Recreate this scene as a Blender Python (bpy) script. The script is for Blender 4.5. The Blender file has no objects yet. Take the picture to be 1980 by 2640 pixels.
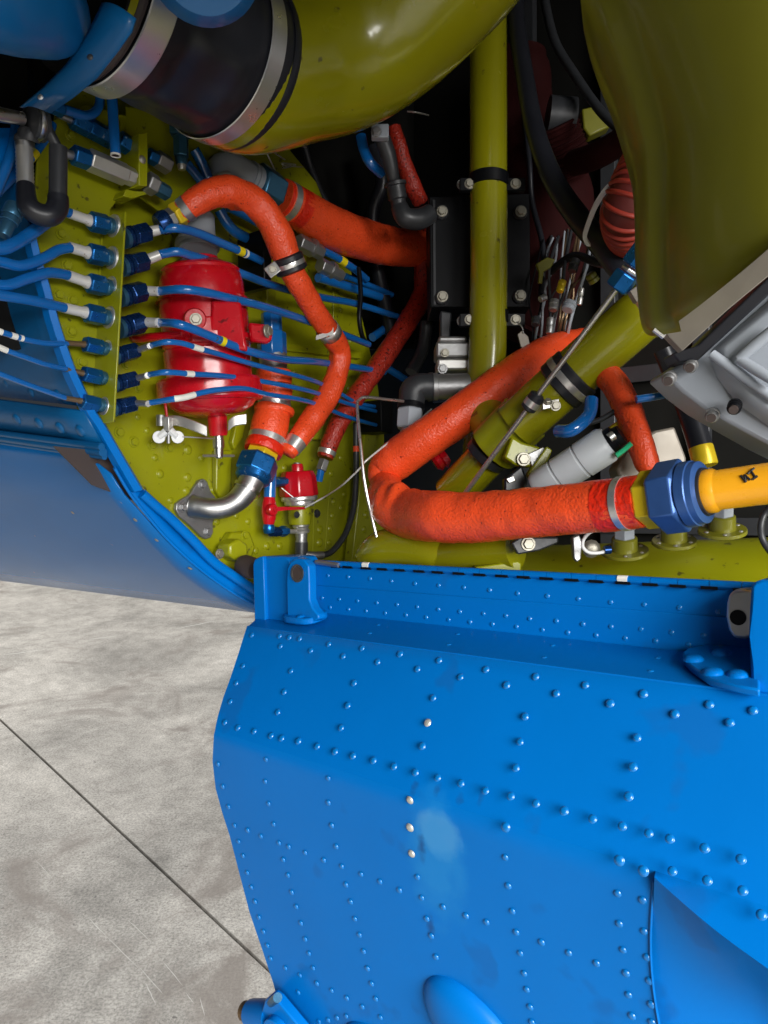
import bpy, bmesh, math, random
from mathutils import Vector, Matrix, noise
random.seed(7)
R = math.radians
scene = bpy.context.scene
col = scene.collection

# ------------------------------------------------------------------ camera
CAM_LOC = Vector((0.0, 0.0, 1.5)); PITCH = R(8.0)
F, CX, CY = 2000.0, 990.0, 1320.0            # focal length and centre in photograph pixels
cam_data = bpy.data.cameras.new('camera')
cam_data.sensor_fit = 'HORIZONTAL'; cam_data.sensor_width = 36.0
cam_data.lens = 36.0 * F / 1980.0
cam_data.clip_start = 0.02; cam_data.clip_end = 200.0
cam = bpy.data.objects.new('camera', cam_data); col.objects.link(cam)
cam.location = CAM_LOC; cam.rotation_euler = (math.pi / 2 - PITCH, 0, 0)
scene.camera = cam

# ------------------------------------------------------------------ light: a big hangar, daylight from the open door behind the camera
world = bpy.data.worlds.new('World'); scene.world = world; world.use_nodes = True
bg = world.node_tree.nodes['Background']
bg.inputs[0].default_value = (0.80, 0.88, 1.0, 1); bg.inputs[1].default_value = 0.04

def area(name, loc, target, size, size_y, energy, color=(1, 1, 1)):
    l = bpy.data.lights.new(name, 'AREA'); l.shape = 'RECTANGLE'; l.size = size; l.size_y = size_y
    l.energy = energy; l.color = color
    o = bpy.data.objects.new(name, l); col.objects.link(o); o.location = loc
    o.rotation_euler = (Vector(target) - Vector(loc)).to_track_quat('-Z', 'Y').to_euler()
    return o
area('hangar_door_light', (2.0, -4.2, 3.4), (0.1, 1.0, 1.3), 4.2, 3.4, 860, (1.0, 0.985, 0.96))
area('added_floor_light', (-2.8, 6.4, 5.0), (-1.6, 4.6, 0.0), 3.5, 3.0, 460, (1.0, 0.98, 0.95))  # extra lamp added to brighten the far floor
area('added_glint_light', (1.5, -2.3, 1.70), (0.0, 1.1, 1.5), 0.55, 0.55, 13, (1.0, 0.98, 0.96))  # compact lamp added for glints on the pipes and struts
scene.view_settings.view_transform = 'Standard'; scene.view_settings.look = 'None'
scene.view_settings.gamma = 1.0; scene.view_settings.exposure = 0.0
scene.view_settings.use_curve_mapping = False

# ------------------------------------------------------------------ space: pixels to places
RIGHT = Vector((1, 0, 0)); FWD = Vector((0, math.cos(PITCH), -math.sin(PITCH)))
DOWN = Vector((0, -math.sin(PITCH), -math.cos(PITCH))); UP = -DOWN
ANG = R(37.7)
DIR = RIGHT * math.cos(ANG) - FWD * math.sin(ANG)        # along the fuselage, to the right and nearer
OUT = -RIGHT * math.sin(ANG) - FWD * math.cos(ANG)       # out of the fuselage side
def cs(X, Y, Zv): return CAM_LOC + RIGHT * X + DOWN * Y + FWD * Zv
ORG = cs(-0.207, 0, 1.22)                                # foot of the bay's bulkhead on the fuselage side
def ray(px, py): return RIGHT * ((px - CX) / F) + DOWN * ((py - CY) / F) + FWD
def hit(px, py, p0, n):
    r = ray(px, py); return CAM_LOC + r * ((p0 - CAM_LOC).dot(n) / r.dot(n))
def Z(px, py, z): return CAM_LOC + ray(px, py) * z
def W(px, py, a=0.0): return hit(px, py, ORG + DIR * a, DIR)      # on the bulkhead, a metres off it
def S(px, py, o=0.0): return hit(px, py, ORG + OUT * o, OUT)      # on the fuselage side, o metres out
def G(px, py): return hit(px, py, Vector((0, 0, 0)), Vector((0, 0, 1)))
def depth(p): return (p - CAM_LOC).dot(FWD)
def rp(p, px): return px / F * depth(p)                            # so many pixels at that depth, in metres
def pix(p):
    v = p - CAM_LOC; z = v.dot(FWD); return CX + F * v.dot(RIGHT) / z, CY + F * v.dot(DOWN) / z

# ------------------------------------------------------------------ materials
MATS = {}
def mat(name, color, rough=0.4, metal=0.0, coat=0.0, var=0.12, vscale=12.0, bump=0.0, bscale=80.0, spots=None, rvar=0.1, spec=0.5, streak=None, bdist=0.002):
    m = bpy.data.materials.new(name); m.use_nodes = True; nt = m.node_tree; N = nt.nodes; L = nt.links
    b = N['Principled BSDF']
    b.inputs['Metallic'].default_value = metal; b.inputs['Coat Weight'].default_value = coat
    b.inputs['Coat Roughness'].default_value = 0.12; b.inputs['Specular IOR Level'].default_value = spec
    tc = N.new('ShaderNodeTexCoord')
    no = N.new('ShaderNodeTexNoise'); no.inputs['Scale'].default_value = vscale; no.inputs['Detail'].default_value = 6
    L.new(tc.outputs['Object'], no.inputs['Vector'])
    mx = N.new('ShaderNodeMix'); mx.data_type = 'RGBA'
    c = Vector(color)
    mx.inputs[6].default_value = (*(c * (1 - var)), 1); mx.inputs[7].default_value = (*[min(1, x) for x in c * (1 + var)], 1)
    L.new(no.outputs[0], mx.inputs[0]); out = mx.outputs[2]
    if spots:                                                # specks of dirt or chipped paint
        scol, sscale, thr = spots
        n2 = N.new('ShaderNodeTexNoise'); n2.inputs['Scale'].default_value = sscale; n2.inputs['Detail'].default_value = 3
        L.new(tc.outputs['Object'], n2.inputs['Vector'])
        rm = N.new('ShaderNodeMapRange'); rm.inputs[1].default_value = thr; rm.inputs[2].default_value = thr + 0.05
        L.new(n2.outputs[0], rm.inputs[0])
        m2 = N.new('ShaderNodeMix'); m2.data_type = 'RGBA'; m2.inputs[7].default_value = (*scol, 1)
        L.new(rm.outputs[0], m2.inputs[0]); L.new(out, m2.inputs[6]); out = m2.outputs[2]
    L.new(out, b.inputs['Base Color'])
    rr = N.new('ShaderNodeMapRange'); rr.inputs[3].default_value = max(0.02, rough - rvar); rr.inputs[4].default_value = min(1, rough + rvar)
    n3 = N.new('ShaderNodeTexNoise'); n3.inputs['Scale'].default_value = vscale * 2.3; n3.inputs['Detail'].default_value = 5
    L.new(tc.outputs['Object'], n3.inputs['Vector']); L.new(n3.outputs[0], rr.inputs[0]); L.new(rr.outputs[0], b.inputs['Roughness'])
    if bump:
        n4 = N.new('ShaderNodeTexNoise'); n4.inputs['Scale'].default_value = bscale; n4.inputs['Detail'].default_value = 4
        L.new(tc.outputs['Object'], n4.inputs['Vector'])
        bp = N.new('ShaderNodeBump'); bp.inputs['Strength'].default_value = bump; bp.inputs['Distance'].default_value = bdist
        L.new(n4.outputs[0], bp.inputs['Height']); L.new(bp.outputs[0], b.inputs['Normal'])
    MATS[name] = m
    return m
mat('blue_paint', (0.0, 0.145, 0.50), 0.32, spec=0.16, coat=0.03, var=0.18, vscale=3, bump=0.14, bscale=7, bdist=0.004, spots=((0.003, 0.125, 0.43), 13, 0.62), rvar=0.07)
mat('blue_shaded', (0.002, 0.095, 0.26), 0.36, spec=0.35, coat=0.12, var=0.10, vscale=5, bump=0.05, bscale=14, rvar=0.07)  # blue_paint darkened: weaker light on the fuselage side put into the colour
mat('rivet_blue', (0.0, 0.155, 0.48), 0.28, spec=0.5, coat=0.5, var=0.10, vscale=5)
mat('belly_paint', (0.004, 0.130, 0.40), 0.24, spec=0.22, coat=0.08, var=0.15, vscale=4, bump=0.04, bscale=6, rvar=0.05, spots=((0.3, 0.25, 0.2), 40, 0.74))
mat('olive', (0.275, 0.285, 0.003), 0.36, coat=0.15, var=0.20, vscale=7, bump=0.10, bscale=30, spots=((0.09, 0.085, 0.01), 70, 0.665), rvar=0.1)
mat('olive_gloss', (0.245, 0.235, 0.004), 0.25, coat=0.6, var=0.15, vscale=7, bump=0.12, bscale=11, rvar=0.08, spots=((0.10, 0.09, 0.01), 45, 0.69))
mat('olive_dark', (0.165, 0.160, 0.012), 0.34, spec=0.45, coat=0.3, var=0.18, vscale=5, bump=0.1, bscale=7, rvar=0.08)
mat('pipe_blue', (0.006, 0.125, 0.42), 0.18, coat=0.7, var=0.12, vscale=30, rvar=0.05)
mat('nut_blue', (0.012, 0.14, 0.42), 0.30, metal=0.75, var=0.15, vscale=60, rvar=0.1, spots=((0.3, 0.42, 0.55), 120, 0.68))
mat('nut_navy', (0.010, 0.045, 0.16), 0.26, metal=0.7, var=0.2, vscale=60, rvar=0.08)
mat('nut_teal', (0.05, 0.16, 0.27), 0.32, metal=0.65, var=0.2, vscale=50)
mat('nut_mid', (0.035, 0.10, 0.30), 0.34, metal=0.4, var=0.15, vscale=60, rvar=0.08)
mat('elbow_steel', (0.42, 0.42, 0.41), 0.40, metal=0.95, var=0.15, vscale=30, bump=0.08, bscale=120, rvar=0.1)
mat('steel', (0.55, 0.54, 0.52), 0.30, metal=1.0, var=0.15, vscale=40, bump=0.05, bscale=150, rvar=0.1)
mat('band_steel', (0.74, 0.73, 0.71), 0.30, metal=0.85, var=0.10, vscale=25, bump=0.04, bscale=60, rvar=0.08)
mat('cast_metal', (0.36, 0.36, 0.36), 0.45, metal=0.85, var=0.15, vscale=50, bump=0.12, bscale=200, rvar=0.1)
mat('aluminium', (0.62, 0.61, 0.58), 0.38, metal=0.8, var=0.12, vscale=50, rvar=0.1)
mat('grey_paint', (0.33, 0.36, 0.40), 0.42, var=0.10, vscale=14, bump=0.06, bscale=40, rvar=0.1)
mat('tan_metal', (0.27, 0.24, 0.20), 0.5, metal=0.3, var=0.25, vscale=18, bump=0.05, bscale=40)
mat('brown_sleeve', (0.20, 0.13, 0.07), 0.4, metal=0.6, var=0.25, vscale=80)
mat('white_sleeve', (0.62, 0.61, 0.58), 0.36, metal=0.2, var=0.12, vscale=70, spots=((0.25, 0.2, 0.15), 130, 0.66))
mat('white_tape', (0.80, 0.79, 0.72), 0.5, var=0.07, vscale=60)
mat('yellow_tape', (0.80, 0.66, 0.01), 0.45, var=0.08, vscale=60)
mat('orange_pipe_paint', (0.74, 0.33, 0.01), 0.30, coat=0.3, var=0.10, vscale=20, spots=((0.05, 0.02, 0.01), 150, 0.72))
mat('yellow_hex', (0.74, 0.53, 0.015), 0.33, metal=0.3, var=0.15, vscale=70)
mat('fire_sleeve', (0.84, 0.078, 0.018), 0.30, var=0.16, vscale=35, bump=0.55, bscale=300, rvar=0.12, spots=((0.22, 0.012, 0.006), 260, 0.66), bdist=0.0026)
mat('fire_sleeve_dark', (0.36, 0.022, 0.010), 0.34, var=0.25, vscale=60, bump=1.0, bscale=230, rvar=0.12, spots=((0.05, 0.004, 0.004), 200, 0.6), bdist=0.0026)
mat('sealant_red', (0.68, 0.022, 0.006), 0.30, var=0.15, vscale=80, bump=1.0, bscale=170, rvar=0.1, bdist=0.0026)
mat('red_paint', (0.52, 0.004, 0.012), 0.26, coat=0.35, var=0.18, vscale=22, bump=0.35, bscale=45, spots=((0.16, 0.003, 0.006), 60, 0.68), rvar=0.06)
mat('red_hose', (0.30, 0.030, 0.016), 0.5, var=0.2, vscale=40, bump=0.1, bscale=120)
mat('hose_groove', (0.10, 0.010, 0.007), 0.6, var=0.2)
mat('pale_grey', (0.50, 0.53, 0.55), 0.42, var=0.08, vscale=20, bump=0.05, bscale=40)
mat('dark_red', (0.022, 0.002, 0.002), 0.8, spec=0.15, var=0.3, vscale=25, bump=0.2, bscale=60)
mat('black_rubber', (0.014, 0.015, 0.020), 0.36, var=0.3, vscale=14, bump=0.12, bscale=22, rvar=0.1)
mat('black_paint', (0.004, 0.0045, 0.006), 0.40, spec=0.2, var=0.2, vscale=20, rvar=0.08)
mat('charcoal', (0.030, 0.032, 0.036), 0.42, var=0.25, vscale=40, bump=0.1, bscale=90)
mat('bay_shade', (0.006, 0.006, 0.005), 0.7, var=0.5, vscale=8, bump=0.3, bscale=20, spec=0.2)  # near-black base stands in for the shade deep in the bay
mat('brown_dark', (0.05, 0.035, 0.03), 0.6, var=0.3)
mat('bolt_steel', (0.36, 0.34, 0.28), 0.46, metal=0.7, var=0.15, vscale=120)
mat('wire_steel', (0.62, 0.60, 0.58), 0.30, metal=0.9, var=0.10, vscale=80)
mat('white_plastic', (0.72, 0.73, 0.72), 0.4, var=0.05)
mat('green_wire', (0.02, 0.45, 0.20), 0.4, var=0.1)
mat('ink', (0.012, 0.010, 0.010), 0.6, var=0.1)
mat('bare_rivet', (0.58, 0.57, 0.52), 0.35, metal=0.5, var=0.15, vscale=150)
mat('scuff', (0.54, 0.53, 0.50), 0.7, var=0.1)
mat('joint_filler', (0.045, 0.04, 0.038), 0.9, var=0.3, vscale=60, spec=0.2)

# the door skin: the blue paint with a rubbed, chalky patch and a few oily runs
def door_paint():
    m = MATS['blue_paint'].copy(); m.name = 'door_paint'; nt = m.node_tree; N = nt.nodes; L = nt.links
    b = N['Principled BSDF']; base = b.inputs['Base Color'].links[0].from_socket
    geo = N.new('ShaderNodeNewGeometry')
    def blob(p, scale, noise_amt, r0, r1, nscale=40):
        s = N.new('ShaderNodeVectorMath'); s.operation = 'SUBTRACT'; s.inputs[1].default_value = p
        L.new(geo.outputs['Position'], s.inputs[0])
        q = N.new('ShaderNodeVectorMath'); q.operation = 'MULTIPLY'; q.inputs[1].default_value = scale
        L.new(s.outputs[0], q.inputs[0])
        ln = N.new('ShaderNodeVectorMath'); ln.operation = 'LENGTH'; L.new(q.outputs[0], ln.inputs[0])
        nz = N.new('ShaderNodeTexNoise'); nz.inputs['Scale'].default_value = nscale; nz.inputs['Detail'].default_value = 6
        L.new(geo.outputs['Position'], nz.inputs['Vector'])
        ma = N.new('ShaderNodeMath'); ma.operation = 'MULTIPLY_ADD'; ma.inputs[1].default_value = noise_amt
        L.new(nz.outputs[0], ma.inputs[0]); L.new(ln.outputs['Value'], ma.inputs[2])
        mr = N.new('ShaderNodeMapRange'); mr.inputs[1].default_value = r0; mr.inputs[2].default_value = r1
        mr.inputs[3].default_value = 1; mr.inputs[4].default_value = 0
        L.new(ma.outputs[0], mr.inputs[0]); return mr.outputs[0]
    cur = base
    for p, sc, na, r0, r1, ns, c, amt in BLOBS:
        f = blob(p, sc, na, r0, r1, ns)
        k = N.new('ShaderNodeMath'); k.operation = 'MULTIPLY'; k.inputs[1].default_value = amt; L.new(f, k.inputs[0])
        x = N.new('ShaderNodeMix'); x.data_type = 'RGBA'; x.inputs[7].default_value = (*c, 1)
        L.new(k.outputs[0], x.inputs[0]); L.new(cur, x.inputs[6]); cur = x.outputs[2]
    L.new(cur, b.inputs['Base Color']); MATS['door_paint'] = m

def concrete():
    m = bpy.data.materials.new('concrete'); m.use_nodes = True; nt = m.node_tree; N = nt.nodes; L = nt.links
    b = N['Principled BSDF']; tc = N.new('ShaderNodeTexCoord')
    def nz(sc, det=6, rough=0.6, dist=0.0):
        n = N.new('ShaderNodeTexNoise'); n.inputs['Scale'].default_value = sc; n.inputs['Detail'].default_value = det
        n.inputs['Roughness'].default_value = rough; n.inputs['Distortion'].default_value = dist
        L.new(tc.outputs['Object'], n.inputs['Vector']); return n.outputs[0]
    def ramp(src, p0, c0, p1, c1):
        r = N.new('ShaderNodeValToRGB'); e = r.color_ramp.elements
        e[0].position = p0; e[0].color = (*c0, 1); e[1].position = p1; e[1].color = (*c1, 1)
        L.new(src, r.inputs[0]); return r.outputs[0]
    def mix(a, c, f, mode='MIX'):
        x = N.new('ShaderNodeMix'); x.data_type = 'RGBA'; x.blend_type = mode
        if isinstance(f, float): x.inputs[0].default_value = f
        else: L.new(f, x.inputs[0])
        L.new(a, x.inputs[6]); L.new(c, x.inputs[7]); return x.outputs[2]
    c1 = ramp(nz(0.9, 9, 0.68, 0.6), 0.34, (0.24, 0.23, 0.212), 0.62, (0.58, 0.555, 0.515))
    c2 = ramp(nz(11, 9, 0.82, 0.3), 0.33, (0.66, 0.65, 0.64), 0.60, (1.06, 1.06, 1.06))
    c3 = ramp(nz(120, 5, 0.85), 0.38, (0.52, 0.52, 0.52), 0.58, (1.16, 1.16, 1.15))
    c = mix(c1, c2, 1.0, 'MULTIPLY'); c = mix(c, c3, 1.0, 'MULTIPLY')
    st = ramp(nz(1.7, 6, 0.65, 1.2), 0.53, (0, 0, 0), 0.66, (0.8, 0.8, 0.8))
    br = N.new('ShaderNodeRGB'); br.outputs[0].default_value = (0.20, 0.175, 0.155, 1)
    c = mix(c, br.outputs[0], st)
    sp = ramp(nz(38, 3, 0.5), 0.70, (0, 0, 0), 0.73, (0.75, 0.75, 0.75))
    dk = N.new('ShaderNodeRGB'); dk.outputs[0].default_value = (0.10, 0.09, 0.085, 1)
    c = mix(c, dk.outputs[0], sp)
    L.new(c, b.inputs['Base Color']); b.inputs['Roughness'].default_value = 0.62; b.inputs['Specular IOR Level'].default_value = 0.3
    bp = N.new('ShaderNodeBump'); bp.inputs['Strength'].default_value = 0.25; bp.inputs['Distance'].default_value = 0.003
    L.new(nz(70, 6, 0.7), bp.inputs['Height']); L.new(bp.outputs[0], b.inputs['Normal'])
    MATS['concrete'] = m
concrete()

# ------------------------------------------------------------------ mesh helpers
WL = {}                                                     # world location of every object
def catmull(pts, sub, extra=None):
    out, ex = [], []
    n = len(pts)
    for i in range(n - 1):
        p0, p1, p2, p3 = pts[max(i - 1, 0)], pts[i], pts[i + 1], pts[min(i + 2, n - 1)]
        for k in range(sub):
            t = k / sub
            out.append(0.5 * ((2 * p1) + (p2 - p0) * t + (2 * p0 - 5 * p1 + 4 * p2 - p3) * t * t + (3 * p1 - p0 - 3 * p2 + p3) * t ** 3))
            if extra: ex.append(extra[i] * (1 - t) + extra[i + 1] * t)
    out.append(pts[-1])
    if extra: ex.append(extra[-1])
    return (out, ex) if extra else out
def frame(t, hint=None):
    t = t.normalized(); h = hint if hint else (UP if abs(t.dot(UP)) < 0.9 else OUT)
    u = (h - t * h.dot(t)).normalized(); return u, t.cross(u)
class MB:
    def __init__(s): s.v = []; s.f = []
    def ring_loft(s, rings, cap0=True, cap1=True, closed=True):
        base = len(s.v); n = len(rings[0])
        for r in rings: s.v.extend(r)
        m = n if closed else n - 1
        for i in range(len(rings) - 1):
            a = base + i * n; b = a + n
            for j in range(m):
                k = (j + 1) % n; s.f.append((a + j, a + k, b + k, b + j))
        if closed and cap0: s.f.append(tuple(base + j for j in range(n))[::-1])
        if closed and cap1: s.f.append(tuple(base + (len(rings) - 1) * n + j for j in range(n)))
        return s
    def sweep(s, pts, rad, n=16, disp=None, cap=True):      # round tube along ready-made points
        m = len(pts); rad = rad if isinstance(rad, (list, tuple)) else [rad] * m
        t = (pts[1] - pts[0]).normalized(); u, v = frame(t); rings = []; L = 0
        for i in range(m):
            tt = (pts[min(i + 1, m - 1)] - pts[max(i - 1, 0)])
            tt = tt.normalized() if tt.length > 1e-9 else t
            u = (u - tt * u.dot(tt)).normalized(); v = tt.cross(u); t = tt
            if i: L += (pts[i] - pts[i - 1]).length
            rg = []
            for j in range(n):
                a = 2 * math.pi * j / n; dv = u * math.cos(a) + v * math.sin(a); r = rad[i]
                if disp: r = r + disp(pts[i] + dv * r, L, a)
                rg.append(pts[i] + dv * r)
            rings.append(rg)
        return s.ring_loft(rings, cap, cap)
    def tube(s, pts, rad, n=16, sub=6, disp=None, cap=True):
        m = len(pts); rad = list(rad) if isinstance(rad, (list, tuple)) else [rad] * m
        p, r = catmull(pts, sub, rad); return s.sweep(p, r, n, disp, cap)
    def lathe(s, p0, p1, prof, n=24, hint=None, cap=True):  # prof: (fraction, radius in metres)
        ax = p1 - p0; u, v = frame(ax, hint)
        return s.ring_loft([[p0 + ax * t + (u * math.cos(2 * math.pi * j / n) + v * math.sin(2 * math.pi * j / n)) * r for j in range(n)] for t, r in prof], cap, cap)
    def hexa(s, p0, p1, r, hint=None, ch=0.12, rot=0.0):    # hexagonal nut, r across corners / 2, ends chamfered
        ax = p1 - p0; u, v = frame(ax, hint); L = ax.length; c = min(0.25, r * ch / L); rings = []
        for t, k in ((0, 0.88), (c, 1.0), (1 - c, 1.0), (1, 0.88)):
            rings.append([p0 + ax * t + (u * math.cos(rot + math.pi / 3 * j) + v * math.sin(rot + math.pi / 3 * j)) * r * k for j in range(6)])
        return s.ring_loft(rings)
    def box(s, c, ax, ay, az):                              # half-axes as vectors
        b = len(s.v)
        for i in (-1, 1):
            for j in (-1, 1):
                for k in (-1, 1): s.v.append(c + ax * i + ay * j + az * k)
        for q in ((0, 1, 3, 2), (4, 6, 7, 5), (0, 4, 5, 1), (2, 3, 7, 6), (0, 2, 6, 4), (1, 5, 7, 3)): s.f.append(tuple(b + i for i in q))
        return s
    def prism(s, poly, off):                                # polygon pushed along off
        b = len(s.v); n = len(poly)
        s.v.extend(poly); s.v.extend([p + off for p in poly])
        s.f.append(tuple(range(b, b + n))); s.f.append(tuple(range(b + 2 * n - 1, b + n - 1, -1)))
        for i in range(n): j = (i + 1) % n; s.f.append((b + i, b + j, b + n + j, b + n + i))
        return s
    def grid(s, rows):                                      # rows of points
        b = len(s.v); n = len(rows[0])
        for r in rows: s.v.extend(r)
        for i in range(len(rows) - 1):
            for j in range(n - 1): a = b + i * n + j; s.f.append((a, a + 1, a + n + 1, a + n))
        return s
    def ringplate(s, c, nrm, ro, ri, th, n=28, hint=None):
        u, v = frame(nrm, hint); nn = nrm.normalized()
        def rg(r, h): return [c + nn * h + (u * math.cos(2 * math.pi * j / n) + v * math.sin(2 * math.pi * j / n)) * r for j in range(n)]
        rr = [rg(ri, 0), rg(ro, 0), rg(ro, th), rg(ri, th), rg(ri, 0)]
        return s.ring_loft(rr, False, False)
    def build(s, name, m, parent=None, bevel=0.0, sharp=38, thick=0.0, sub=0, loc=None):
        if parent is not None: o0 = WL[parent]
        elif loc is not None: o0 = loc
        else:
            o0 = Vector((0, 0, 0))
            for p in s.v: o0 += p
            o0 /= len(s.v)
        me = bpy.data.meshes.new(name); me.from_pydata([p - o0 for p in s.v], [], s.f)
        bm = bmesh.new(); bm.from_mesh(me); bmesh.ops.recalc_face_normals(bm, faces=bm.faces); bm.to_mesh(me); bm.free()
        me.polygons.foreach_set('use_smooth', [True] * len(me.polygons)); me.set_sharp_from_angle(angle=R(sharp))
        me.materials.append(MATS[m]); me.update()
        o = bpy.data.objects.new(name, me); col.objects.link(o)
        if parent is not None: o.parent = parent; o.location = (0, 0, 0)
        else: o.location = o0
        WL[o] = o0.copy()
        if thick:
            q = o.modifiers.new('solidify', 'SOLIDIFY'); q.thickness = abs(thick); q.offset = -1 if thick > 0 else 1
        if bevel:
            q = o.modifiers.new('bevel', 'BEVEL'); q.width = bevel; q.segments = 2; q.limit_method = 'ANGLE'; q.angle_limit = R(35)
        return o
def tag(o, label, cat, group=None, kind=None):
    if label: o['label'] = label
    if cat: o['category'] = cat
    if group: o['group'] = group
    if kind: o['kind'] = kind
    return o
def thing(name, label, cat, loc, group=None):
    o = bpy.data.objects.new(name, None); col.objects.link(o); o.location = loc; o.empty_display_size = 0.02
    WL[o] = loc.copy(); return tag(o, label, cat, group)
def pw(l): return [W(*q) for q in l]
def ps(l): return [S(*q) for q in l]
def pz(l): return [Z(*q) for q in l]
def along(path, px0, px1):                                   # the stretch of a path that lies between two pixel columns
    return [p for p in path if px0 <= pix(p)[0] <= px1]

# shared small meshes: one dome rivet, one hex bolt with washer
def small(name, rings, m, n=12, sharp=40):
    mb = MB(); mb.ring_loft([[Vector((r * math.cos(2 * math.pi * j / k), r * math.sin(2 * math.pi * j / k), h)) for j in range(k)] for r, h, k in [(a, b, n) for a, b in rings]], False, True)
    me = bpy.data.meshes.new(name); me.from_pydata(mb.v, [], mb.f)
    me.polygons.foreach_set('use_smooth', [True] * len(me.polygons)); me.set_sharp_from_angle(angle=R(sharp)); me.materials.append(MATS[m]); return me
def hexhead(name, m):
    mb = MB()
    mb.ring_loft([[Vector((r * math.cos(2 * math.pi * j / 18), r * math.sin(2 * math.pi * j / 18), h)) for j in range(18)] for r, h in ((1.0, -0.05), (1.0, 0.10), (0.95, 0.16))], False, True)
    mb.ring_loft([[Vector((r * math.cos(math.pi / 3 * j), r * math.sin(math.pi / 3 * j), h)) for j in range(6)] for r, h in ((0.76, 0.14), (0.76, 0.52), (0.66, 0.62))], False, True)
    me = bpy.data.meshes.new(name); me.from_pydata(mb.v, [], mb.f); me.polygons.foreach_set('use_smooth', [True] * len(me.polygons))
    me.set_sharp_from_angle(angle=R(25)); me.materials.append(MATS[m]); return me
DOME = [(1.12, -0.03), (1.02, 0.04), (0.97, 0.14), (0.85, 0.28), (0.62, 0.39), (0.32, 0.45)]
SM = {}
def stud(shape, m, name, p, nrm, r, parent, spin=0.0, loc_dir=None):
    key = shape + m
    if key not in SM:
        SM[key] = small(key, DOME, m) if shape == 'dome' else hexhead(key, m)
    o = bpy.data.objects.new(name, SM[key]); col.objects.link(o); o.parent = parent
    o.location = p - WL[parent]; q = nrm.to_track_quat('Z', 'Y')
    o.rotation_mode = 'QUATERNION'; o.rotation_quaternion = q @ Matrix.Rotation(spin, 3, 'Z').to_quaternion()
    o.scale = (r, r, r); WL[o] = p.copy(); return o
def ax2(p0, p1, e0, e1):                                    # p0..p1 stretched by pixels-free metres at both ends
    d = (p1 - p0).normalized(); return p0 - d * e0, p1 + d * e1

# ================================================================== the setting: hangar floor
g0, g1 = G(-40, 1818), G(700, 2507)                        # the saw-cut joint
jd = (g1 - g0).normalized(); jn = Vector((-jd.y, jd.x, 0)) # across the joint
j0, j1 = g0 - jd * 30, g1 + jd * 12
floor = MB().box(Vector((0, 8, -0.06)), Vector((30, 0, 0)), Vector((0, 30, 0)), Vector((0, 0, 0.03))).build('floor', 'joint_filler', loc=Vector((0, 0, 0)))
tag(floor, 'mottled grey concrete hangar floor with a dark saw-cut joint', 'floor', kind='structure')
for sgn in (-1, 1):
    e = jn * sgn
    MB().prism([j0 + e * 0.0045 + Vector((0, 0, -0.029)), j1 + e * 0.0045 + Vector((0, 0, -0.029)), j1 + e * 26 + Vector((0, 0, -0.029)), j0 + e * 26 + Vector((0, 0, -0.029))], Vector((0, 0, 0.029))).build('concrete_slab', 'concrete', floor, bevel=0.002)
def scuff(a, b, w):
    p, q = G(*a), G(*b); d = (q - p).normalized(); n = Vector((-d.y, d.x, 0)) * w; h = Vector((0, 0, 0.0006)); rows = []
    for i in range(9):
        t = i / 8; c = p.lerp(q, t) + h + n * random.uniform(-.6, .6); k = math.sin(math.pi * (0.06 + 0.88 * t)) * random.uniform(.5, 1)
        rows.append([c - n * k, c + n * k])
    MB().grid(rows).build('scuff_mark', 'scuff', floor)
for a, b, w in (((0, 1690), (117, 1674), .008), ((226, 2365), (275, 2415), .0016), ((275, 2415), (360, 2500), .0012), ((330, 2372), (385, 2425), .0012),
                ((360, 2495), (420, 2562), .0012), ((375, 2535), (402, 2590), .0014), ((420, 2480), (470, 2540), .0012), ((480, 2560), (500, 2588), .0012),
                ((90, 2215), (135, 2265), .001), ((128, 2505), (185, 2490), .0009), ((212, 2542), (247, 2514), .0009), ((450, 1622), (560, 1600), .006), ((230, 1648), (300, 1640), .006),
                ((515, 2570), (528, 2620), .001), ((258, 2136), (276, 2137), .0025), ((437, 2306), (446, 2308), .003)):
    scuff(a, b, w)

# ================================================================== fuselage
fus = thing('helicopter_fuselage', 'blue helicopter fuselage with olive bulkhead around an open equipment bay', 'helicopter', cs(-0.3, 0.15, 1.3))
def ext(p, pyl, pxl=-150):                                  # the same skin line followed along the fuselage, left and away
    v = p - CAM_LOC; X, Zd = v.dot(RIGHT), v.dot(FWD); k = (pxl - CX) / F
    s = (X - k * Zd) / (math.cos(ANG) + k * math.sin(ANG)); return Z(pxl, pyl, Zd + math.sin(ANG) * s)
def lerp(a, b, t): return a + (b - a) * t
FC = [(40, 470), (60, 530), (87, 615), (105, 680), (127, 750), (151, 840), (187, 943), (211, 997), (236, 1050)]
FL = [430, 480, 560, 625, 690, 775, 890, 945, 1005]
rows = []
for (x, y), yl in zip(FC, FL):
    a = W(x - 4, y, -0.004); b = ext(a, yl); rows.append([lerp(a, b, t / 6) for t in range(7)])
side_skin = MB().grid(rows).build('side_skin', 'blue_shaded', fus, thick=0.003)
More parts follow.
